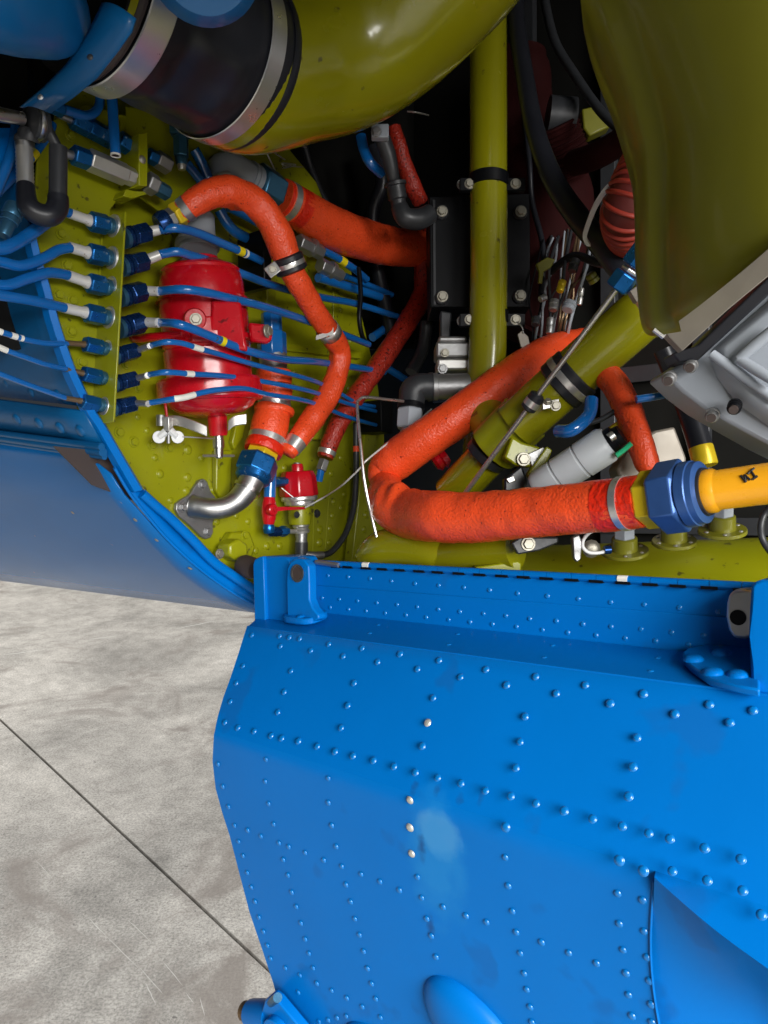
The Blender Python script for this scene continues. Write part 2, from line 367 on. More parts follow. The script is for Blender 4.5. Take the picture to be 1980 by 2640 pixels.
# riveted strip under the side skin
a0, a1 = W(214, 1062, 0.002), W(262, 1147, 0.002)
strip = MB().grid([[lerp(a, ext(a, yl), t / 6) for t in range(7)] for a, yl in ((a0, 1012), (lerp(a0, a1, .5), 1050), (a1, 1092))]).build('rivet_strip', 'blue_shaded', fus, thick=0.004)
sn = (ext(a0, 1012) - a0).cross(a1 - a0).normalized()
if sn.dot(CAM_LOC - a0) < 0: sn = -sn
for x, y in ((-12, 1066), (45, 1080), (101, 1091), (155, 1103), (208, 1111)):
    stud('dome', 'blue_shaded', 'rivet', hit(x, y, a0 + sn * 0.0005, sn), sn, 0.0088, strip)
for x, y in ((20, 990), (84, 1012), (150, 1018)):
    q = W(x, y, -0.0035); 
    A = rows[6][0]; nn = (rows[6][6] - A).cross(rows[8][0] - A).normalized()
    nn = nn if nn.dot(CAM_LOC - A) > 0 else -nn
    stud('dome', 'blue_shaded', 'rivet', hit(x, y, A + nn * 0.0005, nn), nn, 0.0085, side_skin)
# stringer lips below the strip
for k, (yr, yl, rr) in enumerate(((1152, 1098, 0.005), (1166, 1108, 0.006), (1178, 1118, 0.004))):
    a = W(262 + k * 4, yr, 0.006 - 0.003 * k); b = ext(a, yl)
    MB().sweep([lerp(a, b, t / 5) for t in range(6)], rr, 10).build('stringer_lip', 'blue_shaded', fus)
# dark gap behind the belly corner
q = [W(140, 1150, -0.03), W(285, 1165, -0.03), W(345, 1290, -0.03), W(240, 1250, -0.03)]
MB().prism(q, -DIR * 0.004).build('gap_liner', 'brown_dark', fus)
# belly skin: the frame's curve carried along the fuselage
BP = [((262, 1183), 1122, 190), ((276, 1202), 1143, 252), ((290, 1225), 1168, 284), ((318, 1278), 1215, 318), ((355, 1318), 1250, 355), ((397, 1364), 1285, 397), ((455, 1422), 1335, 455), ((519, 1478), 1385, 519), ((585, 1524), 1425, 585), ((650, 1558), 1458, 650), ((720, 1588), 1478, 720)]
rows = []
for (x, y), yl, xs in BP:
    a = W(x, y, -0.004); b = ext(a, yl); t0 = 0.0
    if xs < x:
        lo, hi = 0.0, 1.0
        for _ in range(30):
            mid = (lo + hi) / 2
            if pix(lerp(a, b, mid))[0] > xs: lo = mid
            else: hi = mid
        t0 = lo
    rows.append([lerp(a, b, t0 + (1 - t0) * t / 14) for t in range(15)])
rows.append([p - OUT * 0.12 + UP * 0.0 for p in rows[-1]]); rows.append([p - OUT * 0.35 + UP * 0.02 for p in rows[-1]])
belly = MB().grid(rows).build('belly_skin', 'belly_paint', fus, sharp=80, thick=0.003)
# belly fasteners
for x, y in ((188, 1321), (349, 1340), (404, 1392), (490, 1465), (50, 1420)):
    j = min(range(len(BP) - 1), key=lambda i: abs(BP[i][0][1] - y))
    A = rows[j][0]; nn = (rows[j][8] - A).cross(rows[j + 1][0] - A).normalized(); nn = nn if nn.dot(CAM_LOC - A) > 0 else -nn
    stud('dome', 'tan_metal', 'fastener', hit(x, y, A, nn), nn, 0.0035, belly)
# bay rim: raised lip along the frame
RIM = [(87, 600), (105, 672), (127, 745), (151, 835), (187, 940), (211, 994), (244, 1060), (268, 1095), (301, 1152), (334, 1208), (366, 1262)]
pts = catmull([W(x, y, 0.0) for x, y in RIM], 4); pts2 = catmull([W(x - 18 - 6 * i / 10, y + 6, 0.004) for i, (x, y) in enumerate(RIM)], 4)
MB().ring_loft([[p + DIR * 0.004, p - DIR * 0.012, q - DIR * 0.010, q + DIR * 0.004, lerp(p, q, .4) + DIR * 0.009] for p, q in zip(pts, pts2)]).build('frame_rim', 'blue_paint', fus)
RIM2 = [(366, 1266), (400, 1297), (439, 1330), (495, 1385), (549, 1441), (600, 1478), (650, 1512), (690, 1540)]
MB().tube([W(x, y + 6, 0.004) for x, y in RIM2], [rp(W(x, y), 13) for x, y in RIM2], 12).build('seal_lip', 'blue_paint', fus)
low = [(300, 1195), (340, 1262), (390, 1325), (440, 1382), (500, 1438), (560, 1485), (620, 1525), (690, 1565)]
p1 = catmull([W(x + 14, y - 16, -0.002) for x, y in low], 4); p2 = catmull([W(x - 6, y + 12, -0.001) for x, y in low], 4)
MB().grid([p1, p2]).build('edge_strip', 'blue_paint', fus, thick=0.003)
p3 = catmull([W(x - 4, y + 12, 0.001) for x, y in low], 4)
MB().sweep(p3, 0.0022, 8).build('edge_bead', 'blue_paint', fus)

# olive bulkhead: recessed main plate, a nearer strip along the rim, bay walls behind
AW = -0.06
poly = [W(150, 200, AW), W(120, 560, AW), W(200, 1000, AW), W(255, 1100, AW), W(330, 1240, AW), W(440, 1350, AW), W(560, 1460, AW), W(700, 1620, AW), W(990, 1700, AW), W(990, 1120, AW), W(972, 985, AW), W(905, 700, AW), W(815, 470, AW), W(700, 330, AW), W(560, 200, AW)]
bulk = MB().prism(poly, -DIR * 0.003).build('bulkhead', 'olive', fus)
A1 = -0.02
poly = [W(100, 330, A1), W(84, 600, A1), W(120, 735, A1), W(185, 945, A1), W(244, 1068, A1), W(275, 1105, A1), W(262, 800, A1), W(285, 540, A1), W(330, 480, A1), W(330, 300, A1), W(220, 270, A1)]
plate = MB().prism(poly, -DIR * 0.003).build('mounting_plate', 'olive', fus, bevel=0.0008)
lap = MB().prism([W(262, 560, A1 + .002), W(256, 700, A1 + .002), W(250, 1080, A1 + .002), W(275, 1100, A1 + .002), W(285, 700, A1 + .002), W(300, 560, A1 + .002)], -DIR * 0.002).build('lap_plate', 'olive', fus)
poly = [W(325, 480, A1 + .001), W(325, 275, A1 + .001), W(700, 330, A1 - 0.036), W(660, 560, A1 - 0.036), W(430, 560, A1 - .01)]
MB().prism(poly, -DIR * 0.003).build('upper_web', 'olive', fus)
# flange that carries the pipe unions
e0, e1 = W(322, 545, 0.03), W(292, 1088, 0.03)
flange = MB().prism([e0, e1, e1 - DIR * 0.088, e0 - DIR * 0.088], -OUT * 0.003).build('pipe_flange', 'olive', fus, bevel=0.0008)
for x, y, r in ((157, 603, 15), (172, 685, 16), (151, 760, 15), (187, 775, 15), (184, 855, 15), (211, 934, 15), (181, 350, 14), (130, 500, 13)):
    p = W(x, y, A1 + 0.0005); stud('hex', 'olive', 'bolt', p, DIR, rp(p, r), plate, random.random())
for x, y, r in ((307, 1115, 15), (345, 1139, 15), (392, 1148, 13), (437, 1155, 13), (485, 1160, 12), (325, 940, 13), (358, 1000, 13)):
    p = W(x, y, AW + 0.0005); stud('hex' if r > 12 else 'dome', 'olive', 'bolt', p, DIR, rp(p, r), bulk, random.random())
for x, y, r in ((413, 1222, 11), (484, 1231, 11), (481, 1265, 10), (551, 1263, 10), (560, 1345, 9), (735, 1206, 9), (689, 1408, 9), (722, 1408, 9), (861, 1294, 8), (858, 1330, 8),
                (852, 1363, 9), (849, 1399, 7), (855, 1221, 8), (826, 1366, 10), (825, 1399, 11), (880, 1310, 7), (610, 1330, 8), (640, 1345, 8), (660, 1420, 9), (880, 1180, 8), (760, 1180, 8),
                (440, 1290, 8), (400, 1180, 9), (520, 1180, 9), (760, 960, 7), (760, 1000, 7), (900, 1000, 7), (930, 960, 7), (905, 880, 7), (880, 800, 7), (800, 1240, 7), (800, 1270, 7), (890, 1240, 7), (888, 1275, 7), (380, 1110, 8), (355, 1075, 8), (650, 1440, 7), (750, 1440, 7), (590, 1200, 7), (700, 1300, 6)):
    p = W(x, y, AW + 0.0003); stud('dome', 'olive', 'rivet', p, DIR, rp(p, r), bulk)
p = W(817, 1324, AW + .001); stud('hex', 'charcoal', 'bolt', p, DIR, rp(p, 11), bulk)
# pressed channel and seams on the bulkhead
MB().prism([W(558, 1160, AW + .012), W(600, 1160, AW + .012), W(598, 1260, AW + .012), W(578, 1300, AW + .004), W(558, 1265, AW + .012)], -DIR * 0.012).build('stiffener', 'olive', fus, bevel=0.003)
MB().prism([W(612, 1080, AW + .010), W(638, 1075, AW + .010), W(628, 1130, AW + .010), W(606, 1160, AW + .010), W(598, 1140, AW + .010)], -DIR * 0.010).build('stiffener', 'olive', fus, bevel=0.002)
MB().prism([W(742, 1092, AW + .02), W(838, 1086, AW + .02), W(830, 1134, AW + .02), W(742, 1132, AW + .02)], -DIR * 0.02).build('shelf_bracket', 'olive', fus, bevel=0.002)
for x0, y0, x1, y1 in ((852, 1240, 836, 1450), (812, 1210, 806, 1450), (690, 1175, 692, 1230)):
    MB().sweep([W(x0, y0, AW), W(x1, y1, AW)], 0.0012, 6).build('seam_bead', 'olive', fus)
MB().prism([W(860, 870, AW + .004), W(872, 870, AW + .004), W(870, 640, AW + .004), W(858, 640, AW + .004)], -DIR * .004).build('stiffener', 'olive', fus, bevel=.001)
MB().prism([W(690, 880, AW + .012), W(930, 905, AW + .012), W(930, 925, AW + .012), W(690, 898, AW + .012)], -DIR * .012).build('stiffener', 'olive', fus, bevel=.001)
for x, y0, y1, w in ((632, 360, 520, 16), (700, 600, 900, 12)):
    MB().prism([W(x - w, y0, AW + .015), W(x + w, y0, AW + .015), W(x + w, y1, AW + .015), W(x - w, y1, AW + .015)], -DIR * .015).build('stiffener', 'olive', fus, bevel=.002)
# olive post at the inner edge of the bulkhead
pp = [W(940, 1120, -0.03), W(972, 1120, -0.03), W(962, 1290, -0.03), W(948, 1470, -0.03), W(905, 1470, -0.03), W(925, 1290, -0.03)]
post = MB().prism(pp, -DIR * 0.02).build('bay_post', 'olive', fus, bevel=0.002)
for x, y in ((944, 1328), (939, 1366), (933, 1407), (924, 1436)):
    p = W(x, y, -0.0297); stud('dome', 'olive', 'rivet', p, DIR, rp(p, 9 if y < 1420 else 12), post)
# walls of the bay, their deep shade painted in as near-black
def bay(a, o, y): return ORG + DIR * a + OUT * o + DOWN * y
MB().prism([bay(-0.3, -0.605, -1.15), bay(1.6, -0.605, -1.15), bay(1.6, -0.605, 0.5), bay(-0.3, -0.605, 0.5)], -OUT * 0.01).build('bay_back_wall', 'bay_shade', fus)
for k_ in range(7):
    s_ = .16 + .17 * k_
    MB().prism([bay(s_, -.585, -1.08), bay(s_ + .03, -.585, -1.08), bay(s_ + .03, -.585, .19), bay(s_, -.585, .19)], -OUT * .018).build('back_frame', 'charcoal', fus, bevel=.002)
for k_ in range(3):
    y_ = -.55 + .28 * k_; MB().prism([bay(-.05, -.58, y_), bay(1.4, -.58, y_), bay(1.4, -.58, y_ + .03), bay(-.05, -.58, y_ + .03)], -OUT * .004).build('back_stringer', 'charcoal', fus, bevel=.001)
MB().prism([bay(-0.9, -0.60, -1.10), bay(1.6, -0.60, -1.10), bay(1.6, 0.02, -1.10), bay(-0.9, 0.02, -1.10)], UP * 0.01).build('bay_ceiling', 'bay_shade', fus)
MB().prism([bay(-0.055, -0.61, 0.20), bay(1.3, -0.61, 0.20), bay(1.3, -0.02, 0.14), bay(-0.055, -0.02, 0.14)], DOWN * 0.01).build('bay_deck', 'olive', fus)

MB().grid([[bay(x_, 0.0, -1.12) for x_ in (-1.2, 1.6)], [bay(x_, 0.14, -0.86) for x_ in (-1.2, 1.6)], [bay(x_, 0.55, -0.50) for x_ in (-1.2, 1.6)], [bay(x_, 0.85, -0.38) for x_ in (-1.2, 1.6)], [bay(x_, 1.18, -0.31) for x_ in (-1.2, 1.6)]]).build('added_shade_panel', 'charcoal', fus, thick=.02)  # unseen overhang added above the camera to shade the upper bay

# ================================================================== the drop-down door
def D(s, o, y): return ORG + DIR * s + OUT * o + DOWN * y
door = thing('drop_down_door', 'bright blue riveted door hinged open below the equipment bay', 'door', D(0.3, 0.1, 0.6))
s0 = (S(700, 1500) - ORG).dot(DIR); s1 = (S(2300, 1500) - ORG).dot(DIR)
LBK, LFR = 0.146, 0.162
C0, C1 = S(576, 1896, 0.17), S(1685, 2267, 0.17)
cd = (C1 - C0).normalized()
def crease(s): return C0 + cd * ((s - (C0 - ORG).dot(DIR)) / cd.dot(DIR))
def planeof(a, b, c):
    n = (b - a).cross(c - a).normalized(); return (a, n if n.dot(CAM_LOC - a) > 0 else -n)
UPF = planeof(D(s0, .09, LFR), D(s1, .09, LFR), crease(.2))
BOT0, BOT1 = D(s0, 0.10, 0.66), D(s1, 0.10, 0.66)
LOF = planeof(crease(s0), crease(s1), lerp(BOT0, BOT1, .4))
LEDGE = planeof(D(s0, 0, LBK), D(s1, 0, LBK), D(s0, .09, LFR)); STRIP = (D(0, 0.0, 0), OUT)
BLOBS = []
def pl(px, py, P, off=0.0): return hit(px, py, P[0] + P[1] * off, P[1])
BLOBS.append((tuple(pl(1130, 2150, LOF)), (1, 1, 1), .018, 0.028, 0.040, 60, (0.09, 0.30, 0.56), 0.6))
BLOBS.append((tuple(pl(1125, 2210, LOF)), (1.2, 1.2, .55), .05, 0.045, 0.075, 45, (0.02, 0.24, 0.56), 0.45))
for x, y in ((1069, 2010), (1125, 2015), (1184, 2040), (1240, 2030), (1110, 2390), (1088, 2185)):
    P = UPF if y < 2060 else LOF
    BLOBS.append((tuple(pl(x, y, P)), (2.2, 2.2, .7), .02, 0.012, 0.024, 120, (0.01, 0.05, 0.17), 0.7))
door_paint()
# hinge strip
def sx(px, py, P): return (pl(px, py, P) - ORG).dot(DIR)
sl = (S(735, 1500) - ORG).dot(DIR)
hs = MB().prism([D(sl, 0, .0775), D(s1, 0, .0775), D(s1, 0, LBK + .004), D(sl, 0, LBK + .004)], -OUT * 0.003).build('hinge_strip', 'door_paint', door)
MB().prism([D(sl, .0022, .107), D(s1, .0022, .107), D(s1, .0022, LBK + .002), D(sl, .0022, LBK + .002)], -OUT * .0018).build('doubler', 'door_paint', door, bevel=.0006)
# piano hinge: knuckles with dark gaps between
y = .0745
slots = [870, 900, 947, 989, 1034, 1084, 1132, 1186, 1240, 1297, 1353, 1412, 1477, 1540, 1609, 1679, 1750, 1831, 1915, 2010]
sv = [(S(x, 1490) - ORG).dot(DIR) for x in slots]
prev = sl
for s in sv:
    MB().lathe(D(prev + .0004, 0, y), D(s - .0004, 0, y), ((0, .0046), (1, .0046)), 10).build('hinge_knuckle', 'door_paint', door)
    MB().box(D(s, .0018, y + .0035), DIR * .0082, OUT * .0030, DOWN * .0016).build('hinge_slot', 'black_paint', door)
    prev = s
for x in (947, 1609):
    s = (S(x, 1490) - ORG).dot(DIR); MB().lathe(D(s - .006, 0.002, y - .001), D(s + .005, 0.002, y - .001), ((0, .0038), (1, .0038)), 8).build('hinge_pin', 'white_tape', door)
# ledge
ledge = MB().prism([D(sl - .03, .003, LBK), D(s1, .003, LBK), D(s1, .0888, LFR - .001), D((pl(640, 1614, UPF) - ORG).dot(DIR), .0888, LFR - .001)], DOWN * .003).build('ledge', 'door_paint', door)
# skins
LU = [(637, 1614), (627, 1645), (615, 1684), (595, 1745), (576, 1797), (562, 1845), (556, 1872), (554.5, 1882)]
LL = [(551, 1908), (550, 1918), (548, 1963), (556, 2033), (573, 2095), (592, 2154), (618, 2255), (644, 2354), (675, 2445), (705, 2536), (730, 2640), (745, 2720)]
Lr, Cr, Br = D(s1, .09, LFR), crease(s1), BOT1
def tfrac(p, a, b, c):                                      # how far p lies from line ab towards c
    d = (b - a).normalized(); e = (c - a) - d * (c - a).dot(d); return (p - a).dot(e) / e.dot(e)
NC = 40
rows = []
r0 = [D(lerp((pl(637, 1614, UPF) - ORG).dot(DIR), s1, j / NC), .0865, LFR - .0005) for j in range(NC + 1)]
rows.append(r0)
for (x, yy) in LU:
    p = pl(x, yy, UPF); t = max(0.02, tfrac(p, D(s0, .09, LFR), D(s1, .09, LFR), crease(.2))); q = lerp(Lr, Cr, t)
    rows.append([lerp(p, q, j / NC) for j in range(NC + 1)])
seamA, seamB = pl(1687, 2272, LOF), pl(1722, 2740, LOF)
def seam(t):
    return lerp(seamA, seamB, t) + DIR * (0.008 * math.sin(math.pi * max(0, min(1, t))) * -1)
sj = (seamA - ORG).dot(DIR)
lows = []
tB = tfrac(seamB, crease(s0), crease(s1), lerp(BOT0, BOT1, .4))
for (x, yy) in LL:
    p = pl(x, yy, LOF); t = tfrac(p, crease(s0), crease(s1), lerp(BOT0, BOT1, .4)); q = seam(t / tB)
    lows.append([lerp(p, q, j / 28) for j in range(29)])
# upper skin runs to the seam column by column so both sheets meet on the rounded crease
us = MB().grid(rows)
ulast = rows[-1]
up_l = [lerp(ulast[0], hit(1687, 2252, UPF[0], UPF[1]), j / 28) for j in range(29)]
mid = [(a + b) / 2 + OUT * 0.0014 for a, b in zip(up_l, lows[0])]
MBs = MB(); MBs.grid([[lerp(rows[k][0], lerp(rows[k][0], rows[k][-1], 1.0), j / NC) for j in range(NC + 1)] for k in range(len(rows))])
NR = 28
def rowto(p, tgt): return [lerp(p, tgt, j / NR) for j in range(NR + 1)]
skin_rows = [rowto(rows[k][0], lerp(rows[k][0], rows[k][-1], 1)) for k in range(len(rows))]
# one sheet: left of the seam column full height, right of it only the upper part
seam_s = sj
def cut(row):                                               # split a long row at the seam position
    a, b = row[0], row[-1]; sa, sb = (a - ORG).dot(DIR), (b - ORG).dot(DIR); t = (seam_s - sa) / (sb - sa)
    m = lerp(a, b, t); return [lerp(a, m, j / NR) for j in range(NR + 1)], [lerp(m, b, j / 16) for j in range(17)]
left = [cut(r)[0] for r in rows]; right = [cut(r)[1] for r in rows]
midrow = [(a + b) / 2 + OUT * 0.0010 for a, b in zip(left[-1], lows[0])]
skin = MB().grid(left + [midrow] + lows)
# right sheet: upper facet carried on down to the fairing edge
edge = []
for j in range(17):
    t = j / 16; x = 1687 + (2250 - 1687) * t; yy = 2262 + (2497 - 2262) * (x - 1687) / 293 + 10 * math.sin(math.pi * min(1, t * 1.9)) ; edge.append(pl(x, yy, UPF))
down_rows = [[lerp(right[-1][j], edge[j], k / 3) for j in range(17)] for k in (1, 2)]
fair = []
for k in range(1, 9):
    t = k / 8; r_ = []
    for j in range(17):
        b = pl(1650 + j * 46, 2760 + j * 18, LOF, -0.014); r_.append(lerp(edge[j], b, t) - OUT * (0.045 * math.sin(math.pi * t) * min(1, .15 + j / 8)) )
    fair.append(r_)
full = [l + r[1:] for l, r in zip(left, right)]
panel = MB().grid(full).build('outer_skin', 'door_paint', door, sharp=75)
for k_ in range(2): pass
MB().grid([left[-1], midrow] + lows).build('lower_skin', 'door_paint', door, sharp=75)
MB().grid([right[-1]] + down_rows + [edge]).grid([edge] + fair).build('fairing_skin', 'door_paint', door, sharp=60)
# bright folded edge beside the seam
MB().sweep([seam(t / 10) + LOF[1] * .0012 for t in range(11)], .0012, 6).build('skin_edge', 'door_paint', door)
# side wall of the door, set back
lefts = [r[0] for r in rows] + [midrow[0]] + [r[0] for r in lows]
MB().grid([[p - LOF[1] * .001 for p in lefts], [p - OUT * .05 - DIR * (.006 if i < 10 else .020) for i, p in enumerate(lefts)], [p - OUT * .10 - DIR * (.008 if i < 10 else .036) for i, p in enumerate(lefts)]]).build('side_wall', 'blue_paint', door, sharp=80)
# two pressed domes
def blister(cx, cy, rx, ry, h, rot):
    c = pl(cx, cy, LOF); n = LOF[1]; u = (DIR - n * DIR.dot(n)).normalized(); v = n.cross(u); u, v = u * math.cos(rot) + v * math.sin(rot), v * math.cos(rot) - u * math.sin(rot)
    rr = []
    for k in range(9):
        a = k / 8 * math.pi / 2; rr.append([c + u * (rx * math.cos(a) * math.cos(w)) + v * (ry * math.cos(a) * math.sin(w)) + n * (h * math.sin(a) - .001) for w in [2 * math.pi * j / 32 for j in range(32)]])
    MB().ring_loft(rr, False, True).build('blister', 'door_paint', door, sharp=80)
blister(1225, 2668, .072, .047, .022, R(-38)); blister(960, 2700, .045, .030, .016, 0)
# rivets, read off the photograph and set on the sheet they pass through
def conv(l, ox, oy): return [(ox + x * .434, oy + y * .434) for x, y in l]
D1, D2, D3, D4 = (550, 1380), (1260, 1400), (540, 1920), (1260, 1920)
ROW = conv([(680, 240), (800, 248), (930, 258), (1057, 272), (1197, 287), (1338, 298), (1487, 310), (1640, 326), (645, 372), (748, 380), (855, 390), (970, 402), (1090, 412), (1210, 426), (1335, 440), (1463, 454), (1603, 466),
            (693, 428), (802, 440), (906, 449), (1020, 462), (1143, 474), (1263, 487), (1397, 502), (1523, 515)], *D1) + \
      conv([(170, 300), (347, 315), (531, 332), (723, 352), (923, 366), (1132, 385), (1362, 410), (100, 432), (242, 450), (400, 463), (557, 482), (725, 497), (903, 512), (1085, 532), (1275, 550),
            (20, 482), (163, 497), (317, 515), (468, 532), (636, 548), (810, 566), (990, 582), (1187, 604), (1375, 620)], *D2)
LED = conv([(980, 535), (930, 585), (1452, 590), (1398, 652)], *D1) + conv([(380, 612), (330, 683), (1005, 686), (962, 764)], *D2)
UPR = conv([(228, 592), (392, 598), (450, 606), (512, 614), (398, 658), (578, 684), (685, 646), (770, 718), (882, 670), (975, 752), (1108, 705), (1212, 794), (1340, 742), (1467, 842), (1618, 797), (175, 775), (460, 805), (135, 877), (420, 930),
            (835, 877), (100, 987), (382, 1050), (797, 1010), (1305, 965), (1240, 1252), (758, 1143), (68, 1110), (145, 1142), (242, 1163), (342, 1190), (405, 1205), (505, 1222), (616, 1253), (722, 1284), (828, 1310), (950, 1337), (1072, 1373),
            (1200, 1408), (1332, 1440), (1470, 1473), (1615, 1517)], *D1) + \
      conv([(105, 843), (278, 793), (400, 893), (573, 843), (720, 952), (918, 895), (1105, 1015), (1310, 958), (1432, 1065), (1570, 993), (215, 1030), (185, 1180), (160, 1335), (880, 1155), (855, 1330), (830, 1505)], *D2) + \
      conv([(130, 305), (280, 348), (447, 392), (617, 440), (793, 483), (950, 525), (1075, 558), (1282, 614), (1498, 680), (855, 130), (830, 305), (1090, 750), (1298, 806), (1508, 866), (1620, 1010)], *D4)
LOW = conv([(335, 88), (330, 218), (350, 350), (380, 472), (437, 683), (465, 775), (488, 876), (515, 962), (542, 1060), (568, 1155), (590, 1240), (615, 1327), (637, 1418), (725, 1460), (815, 1505), (907, 1557), (705, 200), (705, 345), (725, 480),
            (752, 605), (810, 832), (838, 933), (863, 1035), (890, 1130), (915, 1228), (938, 1330), (962, 1420), (987, 1510), (1015, 1620), (50, 115), (78, 248), (112, 368), (148, 480), (172, 575), (198, 660), (224, 760), (248, 846), (270, 932),
            (293, 1025), (320, 1110), (343, 1193), (363, 1270), (450, 1327), (537, 1370), (527, 1472), (226, 508), (305, 543), (412, 584), (470, 606), (568, 642), (678, 686), (785, 723), (900, 770), (1012, 814), (1128, 865), (1260, 910), (1387, 965),
            (1523, 1018), (1645, 1055), (1235, 787), (1290, 1035), (1317, 1137), (1345, 1262), (705, 1635), (757, 1622), (812, 1613), (650, 1645)], *D3) + \
      conv([(98, 670), (115, 840), (140, 990), (163, 1115), (187, 1240), (210, 1360), (225, 1455), (245, 1560), (255, 1650), (313, 1175), (475, 1238), (640, 1300), (765, 885), (775, 1065), (797, 1220), (815, 1360), (830, 1487), (850, 1613),
            (913, 925), (922, 1110), (940, 1265), (955, 1405), (965, 1545), (968, 1650)], *D4)
BARE = conv([(1272, 1113)], *D1); BARE_L = conv([(1190, 330), (1190, 493), (1200, 648)], *D3)
for l, P, r, off, m in ((ROW, STRIP, .0032, .0022, 'rivet_blue'), (LED, LEDGE, .0038, 0, 'rivet_blue'), (UPR, UPF, .0042, .0008, 'rivet_blue'), (LOW, LOF, .0036, .0008, 'rivet_blue'), (BARE, UPF, .0046, .0008, 'bare_rivet'), (BARE_L, LOF, .0046, .0008, 'bare_rivet')):
    for x, y in l:
        p = pl(x, y, P, off if not (P is STRIP and y > 0 and (hit(x, y, *STRIP) - ORG).dot(DOWN) < .107) else 0.0); stud('dome', m, 'rivet', p, P[1], r * random.uniform(.86, .98), panel if P in (UPF, LOF) else (hs if P is STRIP else ledge))
for x, y in conv([(100, 490), (775, 688), (918, 750)], *D4):
    p = pl(x, y, UPF, .0); stud('dome', 'rivet_blue', 'rivet', p, (UPF[1] + LOF[1]).normalized(), .0044, panel)
p = pl(1750, 2562, LOF, -.028); stud('dome', 'rivet_blue', 'rivet', p, LOF[1], .0044, panel)

# left hinge bracket on the door
br = thing('hinge_bracket', 'blue cast hinge bracket with a drilled lug, bolted at the end of the door hinge', 'bracket', S(720, 1600, 0.05))
def rounded(c, u, v, w, h, r, seg=5):
    out = []
    for sx_, sy_, a0 in ((1, 1, 0), (-1, 1, 90), (-1, -1, 180), (1, -1, 270)):
        for k in range(seg + 1):
            a = R(a0 + 90 * k / seg); out.append(c + u * (sx_ * (w - r) + r * math.cos(a)) + v * (sy_ * (h - r) + r * math.sin(a)))
    return out
def bpoly(l, o): return [S(x, y, o) for x, y in l]
MB().prism(bpoly([(655, 1455), (660, 1440), (675, 1434), (725, 1434), (742, 1437), (748, 1448), (752, 1590), (760, 1610), (655, 1600)], .052), -OUT * .06).build('bracket_body', 'blue_paint', br, bevel=.003)
MB().prism(bpoly([(652, 1456), (656, 1442), (668, 1436), (678, 1434), (684, 1610), (656, 1606)], .058), -OUT * .01).build('bracket_flange', 'blue_paint', br, bevel=.0015)
lug = bpoly([(740, 1590), (738, 1500), (740, 1465), (748, 1448), (765, 1438), (783, 1442), (795, 1458), (797, 1500), (797, 1545), (806, 1568), (820, 1584), (822, 1596), (800, 1606), (760, 1612)], .062)
lugo = MB().prism(lug, -OUT * .016).build('lug', 'blue_paint', br, bevel=.002)
c = S(767, 1478, .0635); MB().ringplate(c, OUT, .0125, .0095, .001, 24).build('lug_bushing', 'steel', br)
MB().lathe(c - OUT * .0005, c + OUT * .0005, ((0, .0095), (1, .0095)), 24).build('lug_hole', 'brown_dark', br)
ft = D(0, 0, 0); cft = pl(788, 1597, LEDGE, .004)
u_, v_ = DIR, LEDGE[1].cross(DIR).normalized()
foot = MB().prism(rounded(cft, u_, v_, .030, .024, .018), LEDGE[1] * .009).build('bracket_foot', 'blue_paint', br, bevel=.002)
for x, y in ((775, 1590), (797, 1577), (812, 1586)):
    stud('dome', 'blue_paint', 'rivet', pl(x, y, LEDGE, .013), LEDGE[1], .006, foot)
MB().lathe(S(622, 1455, .02), S(658, 1468, .02), ((0, .014), (.2, .017), (.8, .017), (1, .014)), 18).build('hinge_bolt', 'brown_dark', br)
MB().sweep([S(815, 1449, .006), S(873, 1457, .006)], .0035, 8).build('hinge_pin_end', 'cast_metal', br)
# right hinge bracket
b2 = thing('hinge_bracket', 'broad blue hinge bracket beside the bare metal eye lug on the door ledge', 'bracket', S(1960, 1700, 0.05))
MB().prism([S(1936, 1512, .075), S(1944, 1500, .075), S(1965, 1494, .075), S(2150, 1500, .075), S(2150, 1850, .085), S(1960, 1808, .085), S(1936, 1790, .085), S(1934, 1720, .08), S(1930, 1640, .075), S(1932, 1570, .075)], -OUT * .06).build('bracket_body', 'blue_paint', b2, bevel=.003)
MB().prism([pl(x, y, LEDGE, .002) for x, y in ((1760, 1700), (1775, 1688), (1860, 1672), (1960, 1665), (1960, 1800), (1905, 1790), (1830, 1770), (1780, 1735), (1763, 1716))], LEDGE[1] * .008).build('bracket_foot', 'blue_paint', b2, bevel=.002)
for x, y in ((1788, 1700), (1861, 1684), (1838, 1734), (1902, 1740)):
    stud('dome', 'blue_paint', 'rivet', pl(x, y, LEDGE, .010), LEDGE[1], .0095, b2)
eye = thing('hinge_eye', 'bare metal eye lug with a round hole at the hinge end', 'lug', S(1900, 1600, .02))
c = S(1903, 1592, .035)
out = [S(x, y, .035) for x, y in ((1880, 1530), (1895, 1521), (1920, 1519), (1945, 1523), (1945, 1640), (1920, 1648), (1890, 1645), (1878, 1625), (1871, 1590), (1873, 1555))]
MB().prism(out, -OUT * .03).build('eye_body', 'aluminium', eye, bevel=.003)
MB().lathe(c + OUT * .001, c - OUT * .0005, ((0, .0075), (1, .0075)), 20).build('eye_hole', 'black_paint', eye)
